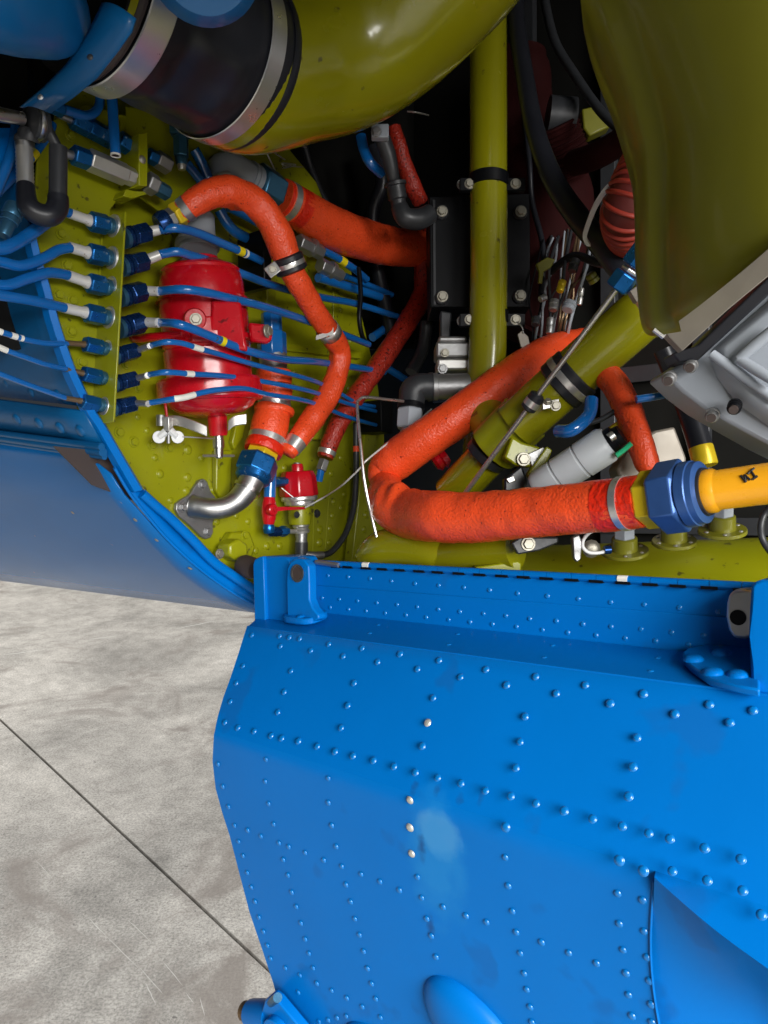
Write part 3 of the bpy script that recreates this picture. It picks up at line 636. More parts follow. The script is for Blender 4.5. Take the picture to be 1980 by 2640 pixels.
# lower left latch fitting on the door
lt = thing('latch_fitting', 'blue latch fitting with a steel roller at the lower door corner', 'fitting', pl(700, 2620, LOF))
MB().lathe(pl(628, 2605, LOF, .01), pl(652, 2612, LOF, .01), ((0, .010), (.15, .013), (.85, .013), (1, .010)), 18).build('roller', 'brown_sleeve', lt)
MB().lathe(pl(650, 2612, LOF, .01), pl(705, 2622, LOF, .012), ((0, .018), (.5, .020), (1, .020)), 18).build('roller_housing', 'blue_paint', lt)
MB().prism([pl(x, y, LOF, .010) for x, y in ((702, 2560), (718, 2548), (735, 2562), (800, 2640), (830, 2690), (690, 2690), (690, 2600))], LOF[1] * .014).build('latch_plate', 'blue_paint', lt, bevel=.002)
MB().ringplate(pl(722, 2655, LOF, .024), LOF[1], .021, .012, .010, 24).build('latch_ring', 'blue_paint', lt, bevel=.001)
MB().lathe(pl(700, 2584, LOF, .02), pl(716, 2572, LOF, .028), ((0, .006), (1, .006)), 12).build('latch_pin', 'nut_teal', lt)

# ================================================================== hydraulic pipes through the flange
ORD = ['topmost', 'second', 'third', 'fourth', 'fifth', 'sixth', 'lowest']
def nut_on(parent, p0, p1, r, m, name='union_nut', rot=0.3): return MB().hexa(p0, p1, r, rot=rot).build(name, m, parent, bevel=r * .05)
GL, GR = 'blue pipes outside the flange', 'blue pipes inside the bay'
# outside the flange
def outer_pipe(i, nut, path, dia, sleeve, smat, tapes=(), label=None):
    nx, ny = nut; a = 0.006
    c = W(nx, ny, a); t = thing('hydraulic_pipe', label, 'pipe', c, GL)
    ru = rp(c, 26 if dia > 20 else 22)
    e0, e1 = W(nx - 23, ny - 5, a), W(nx + 21, ny + 5, a)
    nut_on(t, e0, e1, ru, 'nut_blue', rot=.2 + .1 * i)
    MB().lathe(W(nx + 18, ny + 4, a), W(nx + 34, ny + 8, a), ((0, ru * .72), (.2, ru * .82), (.8, ru * .82), (1, ru * .75)), 18).build('union_collar', 'nut_teal', t)
    w0 = W(nx + 34, ny + 8, a); wd = (e1 - e0).normalized()
    MB().lathe(w0, w0 + wd * .006, ((0, ru * 1.08), (.3, ru * 1.2), (.8, ru * 1.2), (1, ru * 1.15)), 24).build('washer', 'aluminium', t)
    s0p, s1p = W(sleeve[0], sleeve[1], a), e0
    r = rp(W(nx, ny, a), dia / 2)
    MB().lathe(s0p, s1p + wd * .004, ((0, r * 1.04), (.7, r * 1.04), (.8, r * 1.25), (1, r * 1.3)), 16).build('sleeve', smat, t)
    pts = [W(*q) for q in path] + [s0p + wd * .003]
    p = catmull(pts, 8); MB().sweep(p, r, 16).build('tube', 'pipe_blue', t)
    for x0, x1, m in tapes:
        q = along(p, x0, x1)
        if len(q) > 1: MB().sweep(q, r * 1.07, 16).build('marker_tape', m, t)
    return t
outer_pipe(1, (250, 657), [(-80, 655, .02), (0, 674, .02), (54, 685, .018), (110, 667, .014), (150, 645, .01)], 26, (178, 637), 'white_sleeve', label='thick blue pipe into the second union of the olive flange, outer side')
outer_pipe(2, (249, 734), [(-80, 728, .02), (0, 735, .02), (30, 733, .02), (69, 719, .018), (120, 704, .014), (150, 705, .01)], 26, (172, 709), 'white_sleeve', label='thick blue pipe into the third union of the olive flange, outer side')
outer_pipe(3, (244, 811), [(-80, 748, .024), (0, 761, .022), (90, 776, .016)], 25, (163, 793), 'white_sleeve', label='straight thick blue pipe into the fourth union of the olive flange, outer side')
outer_pipe(4, (241, 892), [(-80, 838, .024), (-10, 852, .024), (9, 858, .024), (66, 875, .02), (120, 885, .014)], 14, (168, 884), 'brown_sleeve', ((24, 48, 'white_tape'), (30, 40, 'yellow_tape'), (48, 62, 'white_tape'), (-20, 6, 'white_tape')), label='thin blue pipe with yellow and white tape into the fifth flange union, outer side')
outer_pipe(5, (237, 968), [(-80, 868, .03), (-10, 892, .026), (18, 904, .024), (60, 919, .022), (120, 940, .016)], 13, (166, 950), 'brown_sleeve', ((-10, 18, 'white_tape'),), label='thin blue pipe with plain white tape into the sixth flange union, outer side')
outer_pipe(6, (232, 1038), [(-80, 930, .03), (0, 964, .028), (90, 998, .018)], 13, (163, 1025), 'brown_sleeve', label='bare thin blue pipe into the lowest union of the olive flange, outer side')
# topmost union: short white stub from a black rubber elbow
t = outer_pipe(0, (255, 575), [(150, 545, .010), (165, 546, .008)], 24, (177, 549), 'white_sleeve', label='short stub pipe from the black elbow into the topmost flange union')
# inside the bay
def inner_pipe(i, nut, sleeve_end, path, dia, tapes=(), label=None, marks=()):
    nx, ny = nut; a = 0.008; c = W(nx, ny, a); t = thing('hydraulic_pipe', label, 'pipe', c, GR)
    big = dia > 18; ru = rp(c, 27 if big else 22)
    sl = (sleeve_end[1] - ny) / (sleeve_end[0] - nx) if sleeve_end[0] != nx else 0
    e0, e1 = W(nx - 16, ny + 4, a), W(nx + 20, ny - 5, a)
    nut_on(t, e0, e1, ru, 'nut_navy', rot=.5 + i * .2)
    f0 = W(nx - 34, ny + 9, a)
    MB().lathe(f0, e0, ((0, ru * 1.0), (.3, ru * 1.02), (.34, ru * .82), (.5, ru * .82), (.55, ru * .98), (.9, ru * .98), (1, ru * .9)), 20).build('union_collar', 'nut_navy', t)
    MB().lathe(W(nx - 44, ny + 11, a), f0, ((0, ru * .95), (1, ru * .95)), 20).build('lock_ring', 'nut_teal', t)
    r = rp(c, dia / 2)
    s0p, s1p = e1, W(sleeve_end[0], sleeve_end[1], path[0][2])
    MB().lathe(s0p - (s1p - s0p) * .15, s1p, ((0, r * 1.5), (.3, r * 1.15), (1, r * 1.04)), 16).build('sleeve', 'white_sleeve' if big else 'aluminium', t)
    p = catmull([s1p - (s1p - s0p) * .1] + [W(*q) for q in path], 8); MB().sweep(p, r, 16).build('tube', 'pipe_blue', t)
    for x0, x1, m in tapes:
        q = along(p, x0, x1)
        if len(q) > 1: MB().sweep(q, r * 1.08, 16).build('marker_tape', m, t)
    for x, y in marks:                                      # the round character printed on the tape
        q = min(p, key=lambda v: abs(pix(v)[0] - x)); n = (CAM_LOC - q).normalized(); cc = q + n * r * 1.12
        MB().ringplate(cc, n, .0028, .0017, .0003, 12).build('tape_character', 'ink', t)
    return t
A = .035
inner_pipe(0, (360, 604), (412, 592), [(418, 591, .02), (451, 588, A), (487, 594, A), (526, 607, A), (571, 627, A), (604, 641, A), (640, 657, .03), (690, 681, .02)], 24, ((612, 626, 'yellow_tape'), (626, 638, 'white_tape'), (598, 602, 'white_tape')), 'thick blue pipe from the topmost flange union arching down behind the orange hose', ((631, 651),))
inner_pipe(1, (354, 677), (412, 657), [(418, 655, .02), (457, 649, A), (493, 659, A), (559, 680, A), (632, 709, A), (690, 731, .03), (772, 755, .02), (851, 771, .01), (920, 784, 0), (1031, 818, -.01), (1075, 832, -.02)], 24, ((572, 586, 'yellow_tape'), (586, 600, 'white_tape'), (557, 561, 'white_tape')), 'thick blue pipe from the second flange union running far back into the bay', ((593, 692),))
inner_pipe(2, (351, 755), (408, 751), [(416, 750, .03), (469, 746, .07), (526, 753, .08), (586, 767, .08), (692, 794, .07), (797, 829, .05), (887, 863, .03), (950, 888, .01)], 23, ((602, 616, 'white_tape'), (616, 629, 'yellow_tape'), (638, 642, 'white_tape')), 'thick blue pipe from the third flange union across the red filter cap', ((609, 773),))
inner_pipe(3, (348, 836), (408, 832), [(416, 832, .04), (457, 835, .08), (496, 848, .085), (541, 866, .085), (617, 897, .085), (677, 915, .08), (737, 927, .06), (797, 931, .05), (839, 936, .04), (941, 951, .02), (990, 960, 0)], 23, ((554, 566, 'white_tape'), (566, 580, 'yellow_tape'), (580, 592, 'white_tape')), 'thick blue pipe from the fourth flange union crossing the filter bolt lugs', ((561, 879), (573, 884)))
inner_pipe(4, (333, 909), (386, 892), [(392, 890, .05), (427, 882, .08), (469, 885, .085), (508, 897, .085), (571, 915, .08), (662, 942, .075), (797, 978, .05), (860, 1005, .03), (925, 1040, .01), (1000, 1052, 0)], 15, ((492, 523, 'white_tape'), (530, 533, 'white_tape')), 'thin blue pipe from the fifth flange union with a white tape band')
inner_pipe(5, (330, 981), (380, 968), [(386, 966, .05), (421, 960, .08), (457, 961, .085), (490, 964, .085), (571, 969, .08), (662, 981, .07), (797, 1008, .05), (911, 1045, .02), (1000, 1068, 0)], 15, ((474, 506, 'white_tape'), (517, 520, 'white_tape')), 'thin blue pipe from the sixth flange union above the filter base')
inner_pipe(6, (327, 1044), (382, 1041), [(390, 1038, .05), (445, 1029, .085), (478, 1024, .09), (526, 1011, .09), (571, 1004, .09), (632, 1002, .085), (692, 1017, .07), (794, 1035, .05), (900, 1076, .02), (1000, 1104, 0)], 15, ((448, 505, 'white_tape'),), 'thin blue pipe from the lowest flange union with a long white tape band')

# ------------------------------------------------------------------ other blue pipes
def plain_pipe(label, pts, r, group='loose blue pipes', m='pipe_blue', name='blue_pipe', cat='pipe', tape=None):
    p = catmull(pts, 7); o = MB().sweep(p, r, 14).build(name, m); tag(o, label, cat, group)
    if tape: MB().sweep(along(p, *tape[:2]), r * 1.1, 14).build('marker_tape', tape[2], o)
    return o
plain_pipe('blue pipe rising to the underside of the black rubber elbow', pw([(-80, 640, .03), (0, 640, .03), (30, 632, .028), (70, 608, .022), (120, 572, .018)]), .0078)
o = plain_pipe('thin blue pipe with yellow tape beside the ribbed metal connector', pw([(-60, 560, .02), (0, 490, .0), (45, 445, -.005), (85, 400, -.008), (125, 345, -.012), (135, 320, -.014)]), .0055, tape=(78, 95, 'yellow_tape'))
plain_pipe('blue pipe leaving the frame beside the teal end cap', pw([(-60, 610, .01), (0, 470, .01), (20, 420, .01), (35, 370, .0), (40, 330, -.01)]), .0060)
plain_pipe('grey blue pipe curving behind the arched orange hose', pw([(565, 540, -.01), (585, 575, -.01), (610, 600, -.01), (650, 620, -.01), (690, 640, -.02)]), .0085)
plain_pipe('short blue pipe half hidden under the arched orange hose', pw([(590, 535, -.03), (640, 560, -.03), (690, 590, -.03)]), .0075)
plain_pipe('blue pipe dropping from the teal fitting towards the orange hose', pw([(500, 385, -.02), (520, 420, -.02), (545, 480, -.02)]), .0080)
plain_pipe('second blue pipe beside the teal fitting, thinner', pw([(480, 420, -.02), (505, 450, -.02), (535, 490, -.02)]), .0070)
plain_pipe('blue pipe under the thick orange hose with yellow tape', pw([(830, 645, -.01), (870, 665, -.01), (915, 695, -.01), (945, 720, -.02)]), .0070, tape=(876, 892, 'yellow_tape'))
plain_pipe('blue pipe behind the two steel unions', pw([(820, 715, -.02), (900, 740, -.02), (980, 765, -.02)]), .0085)
plain_pipe('upper of two dark blue pipes near the black tie', pw([(890, 712, -.03), (950, 735, -.03), (1010, 760, -.03)]), .0060)
plain_pipe('blue pipe slanting up behind the dark red hose', pw([(960, 870, -.04), (990, 850, -.04), (1020, 835, -.04)]), .0085)
plain_pipe('blue pipe crossing low behind the dark red hose', pw([(1000, 950, -.03), (1040, 975, -.03), (1080, 1000, -.03)]), .0075)
plain_pipe('curved glossy blue pipe under the olive duct', pz([(930, 350, 1.3), (938, 385, 1.3), (955, 420, 1.3), (985, 448, 1.32)]), .0090)
plain_pipe('bright blue pipe curling under the olive strut clamp', pz([(1525, 1030, .98), (1520, 1065, .97), (1500, 1090, .96), (1470, 1110, .96), (1440, 1112, .98)]), .0085)
plain_pipe('thin blue pipe between the orange hose and the grey gearbox', pz([(1640, 1030, .95), (1690, 1022, .95), (1735, 1012, .95)]), .0050)

# ================================================================== red filter
fl = thing('hydraulic_filter', 'red hydraulic filter with bolted lugs and a drain tap on the bulkhead', 'filter', W(540, 1120, .0))
AF = .005
f0, f1 = W(512, 640, AF), W(548, 1075, AF); fd = (f1 - f0); FLn = fd.length
def fr(y): return (y - 640) / 435
k = rp(W(530, 850, AF), 1)
MB().lathe(f0, f1, [(fr(y), r * k) for y, r in ((664, 46), (672, 50), (676, 62), (688, 84), (692, 96), (698, 100), (704, 97), (708, 101), (730, 106), (762, 108), (770, 108), (772, 116), (778, 118))], 40, hint=OUT).build('cap', 'red_paint', fl)
body = MB().lathe(f0, f1, [(fr(y), r * k) for y, r in ((776, 110), (800, 112), (880, 112), (896, 112), (902, 108), (906, 112), (970, 110), (976, 110), (977, 132), (984, 136), (1028, 136), (1034, 131), (1035, 116), (1050, 106), (1066, 80), (1075, 40))], 40, hint=OUT).build('bowl', 'red_paint', fl, sharp=28)
fax = fd.normalized(); fu = (CAM_LOC - lerp(f0, f1, .5)); fu = (fu - fax * fu.dot(fax)).normalized(); fv = fax.cross(fu)
if fv.dot(RIGHT) < 0: fv = -fv
# clamp ring halves with lugs
cband = MB().lathe(lerp(f0, f1, fr(866)), lerp(f0, f1, fr(886)), ((0, 118 * k), (.2, 126 * k), (.8, 126 * k), (1, 118 * k)), 36).build('clamp_ring', 'red_paint', fl)
def fp(x, y, toward): return Z(x, y, depth(lerp(f0, f1, fr(y))) - toward * k)
MB().prism([fp(x, y, 112) for x, y in ((545, 772), (622, 778), (634, 880), (640, 905), (540, 890))], -fu * .03).build('side_boss', 'red_paint', fl, bevel=.004)
MB().tube([fp(338, 860, 30), fp(352, 872, 60), fp(400, 868, 105), (fp(470, 860, 126))], [.006, .007, .006, .005], 10).build('clamp_arm', 'red_paint', fl)
l1 = MB().lathe(fp(503, 823, 95), fp(503, 823, 132), ((0, 27 * k), (.85, 27 * k), (1, 24 * k)), 22).build('lug', 'red_paint', fl)
MB().box(fp(520, 850, 112), fv * .016, fax * .018, fu * .006).build('lug_web', 'red_paint', fl, bevel=.003)
stud('hex', 'bolt_steel', 'bolt', fp(505, 823, 132), fu, 15 * k, fl)
MB().prism([fp(x, y, 60) for x, y in ((640, 830), (690, 836), (702, 850), (702, 875), (690, 885), (645, 880))], -fu * .018).build('lug', 'red_paint', fl, bevel=.004)
stud('hex', 'bolt_steel', 'bolt', fp(689, 854, 61), (fu * .6 + fv * .8).normalized(), 17 * k, fl, .2)
st = W(560, 1052, AF)
MB().lathe(W(558, 1045, AF), W(563, 1124, AF), ((0, 38 * k), (.25, 28 * k), (.35, 26 * k), (.9, 25 * k), (1, 22 * k)), 20).build('drain_stem', 'red_paint', fl)
MB().lathe(W(563, 1122, AF), W(564, 1182, AF), ((0, 13 * k), (.2, 13 * k), (.22, 15 * k), (.55, 15 * k), (.57, 12 * k), (.7, 12 * k), (.95, 11 * k), (1, 8 * k)), 16).build('drain_tap', 'steel', fl)
MB().sweep([W(524, 1175, AF + .003), W(603, 1175, AF + .003)], .0020, 8).build('tap_handle', 'bolt_steel', fl)
# bail bar with wing nut below the filter
MB().ring_loft([[p + DOWN * 13 * k, p + DOWN * 13 * k - fu * .012, p - DOWN * 13 * k - fu * .012, p - DOWN * 13 * k] for p in catmull([fp(428, 1085, 60), fp(460, 1085, 70), fp(500, 1098, 80), fp(534, 1112, 80)], 5)]).build('bail_bar', 'aluminium', fl, bevel=.001)
MB().ring_loft([[p + DOWN * 13 * k, p + DOWN * 13 * k - fu * .012, p - DOWN * 13 * k - fu * .012, p - DOWN * 13 * k] for p in catmull([fp(588, 1098, 75), fp(605, 1085, 75), fp(636, 1080, 70)], 5)]).build('bail_bar', 'aluminium', fl, bevel=.001)
MB().lathe(fp(415, 1070, 62), fp(415, 1098, 62), ((0, .007), (1, .007)), 14).build('bail_pivot', 'cast_metal', fl)
MB().hexa(fp(433, 1074, 76), fp(434, 1112, 76), 13 * k).build('bail_nut', 'aluminium', fl, bevel=.0005)
MB().sweep([fp(426, 1040, 70), fp(430, 1075, 72)], .0022, 8).build('bail_rod', 'red_paint', fl)
for sx_, nm in ((-1, 0), (1, 1)):
    c0 = fp(434 + sx_ * 6, 1112, 78); c1 = fp(434 + sx_ * 24, 1127, 80)
    MB().lathe(c1 - fu * .0022, c1 + fu * .0022, ((0, 15 * k), (.3, 16 * k), (.7, 16 * k), (1, 15 * k)), 18).build('wing', 'white_plastic', fl)
    MB().sweep([c0, c1], [.006, .005], 8).build('wing_arm', 'white_plastic', fl)
MB().sweep([fp(434, 1108, 78), fp(434, 1143, 78)], .0026, 8).build('bail_stud', 'cast_metal', fl)
plain_pipe('thin lock wire from the filter wing nut to the drain tap', [fp(470, 1126, 82), fp(510, 1128, 60), W(552, 1131, AF + .012)], .0010, 'lock wires', 'wire_steel', 'lock_wire', 'wire')
o = MB().lathe(W(508, 560, -.02), W(510, 650, -.01), ((0, 45 * k), (.5, 46 * k), (.7, 52 * k), (.75, 58 * k), (.85, 58 * k), (.88, 50 * k), (1, 50 * k)), 28).build('filter_inlet', 'grey_paint')
tag(o, 'dull blue grey inlet neck above the red filter cap', 'fitting')

# ================================================================== orange fire-sleeved hoses
def wr(amp, f1=38.0, f2=110.0):
    def d(p, L, a):
        return amp * (noise.noise(p * f1) * 1.0 + 0.45 * noise.noise(p * f2))
    return d
def hose(label, pts, dia_px, m='fire_sleeve', amp=.0012, n=26, sub=14, folds=(), name='fire_sleeve_hose'):
    rr = [rp(p, d / 2) for p, d in zip(pts, dia_px)]
    p, r = catmull(pts, sub, rr)
    base = wr(amp)
    def dsp(q, L, a):
        v = base(q, L, a)
        for c, rad, depth_, fr_ in folds:
            dd = (q - c).length
            if dd < rad: w = (1 - dd / rad) ** 2; v += depth_ * w * math.sin((q - c).dot(DIR + RIGHT * .5) * fr_)
        return v
    t = thing(name, label, 'hose', pts[-1], 'orange fire-sleeved hoses')
    MB().sweep(p, r, n, dsp).build('sleeve', m, t, sharp=80)
    return t, p, r
def band(t, p, r, x0, x1, m='band_steel', k=1.05, name='band_clamp', ykey=None):
    q = [(a, b) for a, b in zip(p, r) if x0 <= pix(a)[0] <= x1 and (ykey is None or ykey[0] <= pix(a)[1] <= ykey[1])]
    if len(q) < 2: return None
    return MB().sweep([a for a, b in q], [b * k for a, b in q], 28).build(name, m, t)
# arched hose over the filter
hp = [(468, 548, .03, 62), (500, 524, .045, 66), (540, 500, .055, 74), (590, 493, .065, 76), (640, 510, .07, 74), (680, 545, .075, 76), (712, 595, .08, 78), (735, 650, .08, 74), (760, 712, .08, 62), (795, 772, .075, 60), (830, 828, .07, 56), (858, 870, .06, 58), (876, 905, .055, 54), (872, 955, .05, 54), (848, 1015, .045, 60), (812, 1072, .04, 62), (775, 1122, .035, 58), (742, 1168, .03, 44)]
P_ = [W(x, y, a) for x, y, a, d in hp]
h1, p1_, r1_ = hose('arched orange fire-sleeved hose passing in front of the blue pipes', P_, [q[3] for q in hp], amp=.0016, folds=((W(600, 530, .05), .045, .006, 260), (W(655, 545, .05), .03, .006, 300), (W(868, 925, .05), .035, .004, 240)))
band(h1, p1_, r1_, 472, 487, 'cast_metal', 1.04)
c0, c1 = W(425, 572, .02), W(468, 548, .03)
MB().lathe(lerp(c0, c1, -.4), lerp(c0, c1, .2), ((0, .014), (.5, .017), (1, .015)), 16).build('hose_union', 'nut_navy', h1)
MB().hexa(lerp(c0, c1, .1), lerp(c0, c1, .55), .014, rot=.4).build('hose_nut', 'cast_metal', h1, bevel=.0006)
MB().hexa(lerp(c0, c1, .5), lerp(c0, c1, 1.1), .0175, rot=.4).build('hose_collar', 'yellow_hex', h1, bevel=.0006)
q = min(range(len(p1_)), key=lambda i: (Vector(pix(p1_[i])) - Vector((752, 1152))).length)
MB().sweep(p1_[q - 4:q + 3], [x * 1.06 for x in r1_[q - 4:q + 3]], 24).build('band_clamp', 'band_steel', h1)
# rubber-lined clamp on it
i = min(range(len(p1_)), key=lambda i: (Vector(pix(p1_[i])) - Vector((742, 682))).length)
cl = thing('hose_clamp', 'black rubber cushioned steel clamp around the arched orange hose', 'clamp', p1_[i])
td = (p1_[i + 2] - p1_[i - 2]).normalized(); rr = r1_[i]
MB().lathe(p1_[i] - td * .013, p1_[i] + td * .013, ((0, rr * 1.06), (.1, rr * 1.22), (.35, rr * 1.22), (.4, rr * 1.16), (.65, rr * 1.16), (.7, rr * 1.24), (.9, rr * 1.24), (1, rr * 1.06)), 32).build('rubber_cushion', 'black_rubber', cl)
MB().lathe(p1_[i] - td * .0035 + td * .001, p1_[i] + td * .0045, ((0, rr * 1.19), (.5, rr * 1.21), (1, rr * 1.19)), 32, cap=False).build('clamp_strap', 'band_steel', cl)
cc = W(703, 695, .115); nn = (CAM_LOC - cc).normalized()
MB().box(cc - nn * .004, (RIGHT * .8 + UP * .6).normalized() * .0095, (UP * .8 - RIGHT * .6).normalized() * .0085, nn * .003).build('clamp_tab', 'aluminium', cl, bevel=.001)
stud('hex', 'bolt_steel', 'bolt', cc - nn * .0005, nn, .0058, cl)
# steel tag clamp lower down
i = min(range(len(p1_)), key=lambda i: (Vector(pix(p1_[i])) - Vector((856, 848))).length)
tc_ = thing('strap_clip', 'folded bright metal strap clip around the arched orange hose', 'clip', p1_[i])
td = (p1_[i + 2] - p1_[i - 2]).normalized()
MB().lathe(p1_[i] - td * .008, p1_[i] + td * .010, ((0, r1_[i] * 1.08), (1, r1_[i] * 1.08)), 24, cap=False).build('strap', 'aluminium', tc_, thick=.001)
nn = (CAM_LOC - p1_[i]).normalized(); b_ = p1_[i] + nn * r1_[i] * 1.15
MB().box(b_ + RIGHT * .002 + UP * .004, RIGHT * .006, UP * .012, nn * .0015).build('clip_tab', 'aluminium', tc_, bevel=.0005)
MB().box(b_ - RIGHT * .011 + DOWN * .008, (RIGHT * .95 + UP * .3) * .010, UP * .004, nn * .0015).build('clip_tab', 'aluminium', tc_, bevel=.0005)
# thick hose from the grey elbow towards the black box
hp = [(722, 508, .0, 96), (745, 522, .0, 100), (800, 556, .0, 106), (860, 590, .0, 108), (930, 615, .005, 104), (1000, 634, .01, 98), (1060, 640, .015, 92), (1120, 640, .02, 90)]
P_ = [W(x, y, a) for x, y, a, d in hp]
h2, p2_, r2_ = hose('thick orange hose from the grey elbow to behind the black box', P_, [q[3] for q in hp], amp=.0013)
band(h2, p2_, r2_, 730, 745, 'band_steel', 1.04); band(h2, p2_, r2_, 722, 729, 'sealant_red', 1.02, 'sealant_ring'); band(h2, p2_, r2_, 748, 775, 'sealant_red', 1.015, 'sealant_ring')
MB().hexa(W(660, 466, .0), W(712, 500, .0), rp(W(680, 480), 52), rot=.25).build('hose_nut', 'nut_teal', h2, bevel=.001)
el = thing('grey_elbow', 'matt grey cast pipe elbow joined to the thick orange hose', 'elbow', W(600, 440, 0))
MB().tube([W(560, 470, -.05), W(568, 440, -.03), W(590, 430, -.01), W(625, 447, 0), W(665, 470, 0)], [rp(W(600, 440), v) for v in (36, 38, 38, 38, 40)], 22).build('elbow_body', 'grey_paint', el)
MB().prism([W(x, y, .035) for x, y in ((560, 458), (572, 442), (590, 440), (628, 466), (620, 478), (560, 472))], -DIR * .02).build('elbow_boss', 'white_plastic', el, bevel=.003)
for x, y in ((640, 456), (650, 462)):
    MB().lathe(W(x - 3, y - 2, 0), W(x + 3, y + 2, 0), ((0, rp(W(x, y), 42)), (1, rp(W(x, y), 42))), 22).build('elbow_rib', 'grey_paint', el)
# thin dark red hose
hp = [(1112, 560, .04, 50), (1100, 640, .03, 50), (1093, 690, .025, 50), (1088, 760, .02, 52), (1047, 836, .015, 52), (986, 927, .01, 52), (926, 1011, .005, 50), (880, 1080, .0, 50), (858, 1125, -.005, 48), (846, 1155, -.01, 46), (838, 1180, -.012, 42)]
P_ = [W(x, y, a) for x, y, a, d in hp]
h3, p3_, r3_ = hose('dark red sleeved hose slanting down to the small red valve', P_, [q[3] for q in hp], 'fire_sleeve_dark', amp=.0012)
q = min(range(len(p3_)), key=lambda i: (Vector(pix(p3_[i])) - Vector((841, 1172))).length)
MB().sweep(p3_[q - 5:q + 2], [x * 1.08 for x in r3_[q - 5:q + 2]], 22).build('band_clamp', 'band_steel', h3)
MB().hexa(W(836, 1186, -.013), W(827, 1214, -.014), rp(W(830, 1200), 15), rot=.3).build('hose_nut', 'cast_metal', h3, bevel=.0005)
MB().sweep([W(828, 1210, -.014), W(822, 1240, -.02)], rp(W(825, 1220), 10), 12).build('hose_union', 'pipe_blue', h3)
# big folded hose
hp = [(1662, 1291, .03, 134), (1640, 1294, .028, 136), (1560, 1304, .022, 136), (1470, 1312, .016, 132), (1390, 1320, .010, 130), (1300, 1328, .004, 130), (1210, 1334, -.002, 132), (1130, 1332, -.008, 134)]
P_ = [S(x, y, o) for x, y, o, d in hp]
tl = [Z(1065, 1326, 1.085), Z(1020, 1308, 1.115), Z(996, 1282, 1.16), Z(996, 1250, 1.215), Z(992, 1215, 1.23), Z(1022, 1186, 1.22), Z(1100, 1130, 1.20), Z(1170, 1082, 1.19), Z(1240, 1032, 1.19), Z(1310, 980, 1.21), Z(1375, 934, 1.25), Z(1430, 902, 1.32), Z(1490, 885, 1.42), Z(1550, 870, 1.5)]
dl = [132, 124, 100, 78, 88, 104, 106, 104, 104, 102, 94, 86, 72, 60]
h4, p4_, r4_ = hose('big orange hose folded back on itself in front of the olive struts', P_ + tl, [q[3] for q in hp] + dl, amp=.0014, n=36, folds=((Z(1010, 1245, 1.1), .06, .006, 150),))
band(h4, p4_, r4_, 1552, 1670, 'sealant_red', 1.012, 'sealant_ring', (1250, 1340)); band(h4, p4_, r4_, 1602, 1622, 'band_steel', 1.05, ykey=(1250, 1340))
e0, e1 = S(1652, 1291, .028), S(1706, 1284, .030)
MB().hexa(e0, e1, rp(e0, 76), rot=.1).build('hose_collar', 'yellow_hex', h4, bevel=.001)
un = thing('pipe_union', 'large blue anodised hexagon union nut between orange hose and yellow pipe', 'nut', S(1750, 1275, .03))
e0, e1 = S(1698, 1286, .03), S(1772, 1275, .034)
MB().hexa(e0, e1, rp(S(1740, 1275, .03), 96), rot=.04, ch=.08).build('hexagon', 'nut_mid', un, bevel=.0015)
e2 = S(1818, 1268, .036)
MB().lathe(lerp(e0, e1, .95), e2, [(0, rp(e1, 80)), (.1, rp(e1, 86)), (.55, rp(e1, 85)), (.6, rp(e1, 82)), (.9, rp(e1, 80)), (1, rp(e1, 70))], 36).build('skirt', 'nut_mid', un)
MB().lathe(lerp(e1, e2, .85), lerp(e1, e2, 1.15), ((0, rp(e2, 66)), (1, rp(e2, 62))), 32).build('seal_ring', 'black_rubber', un)
yp = thing('yellow_pipe', 'orange yellow painted pipe with black handwritten letters', 'pipe', S(1900, 1255, .036))
y0, y1 = S(1815, 1268, .036), S(2120, 1228, .040); yr = rp(y0, 51)
MB().lathe(y0, y1, ((0, yr * 1.08), (.03, yr * 1.12), (.10, yr * 1.12), (.13, yr * 1.02), (.14, yr), (1, yr)), 40).build('pipe_body', 'orange_pipe_paint', yp)
def ink(parent, l, ctr, w, lift=.0006):                      # hand-drawn strokes laid on a round pipe
    axd = (y1 - y0).normalized()
    for a, b in l:
        for kx in range(6):
            pts_ = []
            for t in (kx / 6, (kx + 1.08) / 6):
                x = a[0] + (b[0] - a[0]) * t; yv = a[1] + (b[1] - a[1]) * t
                r_ = ray(x, yv)                             # nearest crossing of the pixel's ray with the pipe
                o_ = CAM_LOC - y0; dd = r_ - axd * r_.dot(axd); oo = o_ - axd * o_.dot(axd)
                A_, B_, C_ = dd.dot(dd), 2 * dd.dot(oo), oo.dot(oo) - (yr + lift) ** 2
                pts_.append(CAM_LOC + r_ * ((-B_ - math.sqrt(max(0, B_ * B_ - 4 * A_ * C_))) / (2 * A_)))
            yield pts_
mbk = MB()
for pts_ in ink(yp, [((1910, 1226), (1923, 1243)), ((1923, 1243), (1920, 1224)), ((1920, 1224), (1934, 1237)), ((1928, 1222), (1944, 1207)), ((1936, 1214), (1948, 1231)), ((1940, 1236), (1953, 1227))], None, 1): mbk.sweep(pts_, .0011, 6)
mbk.build('handwriting', 'ink', yp)
# short hose stub under the gearbox and dark red hose behind strut
hp = [(1560, 960, 1.02, 70), (1590, 1000, 1.0, 72), (1620, 1060, .98, 72), (1645, 1130, .96, 70), (1668, 1190, .95, 64), (1680, 1215, .95, 50)]
P_ = [Z(x, y, z) for x, y, z, d in hp]
hose('orange sleeved hose hanging between the olive strut and the black tube', P_, [q[3] for q in hp], 'fire_sleeve', amp=.0012)
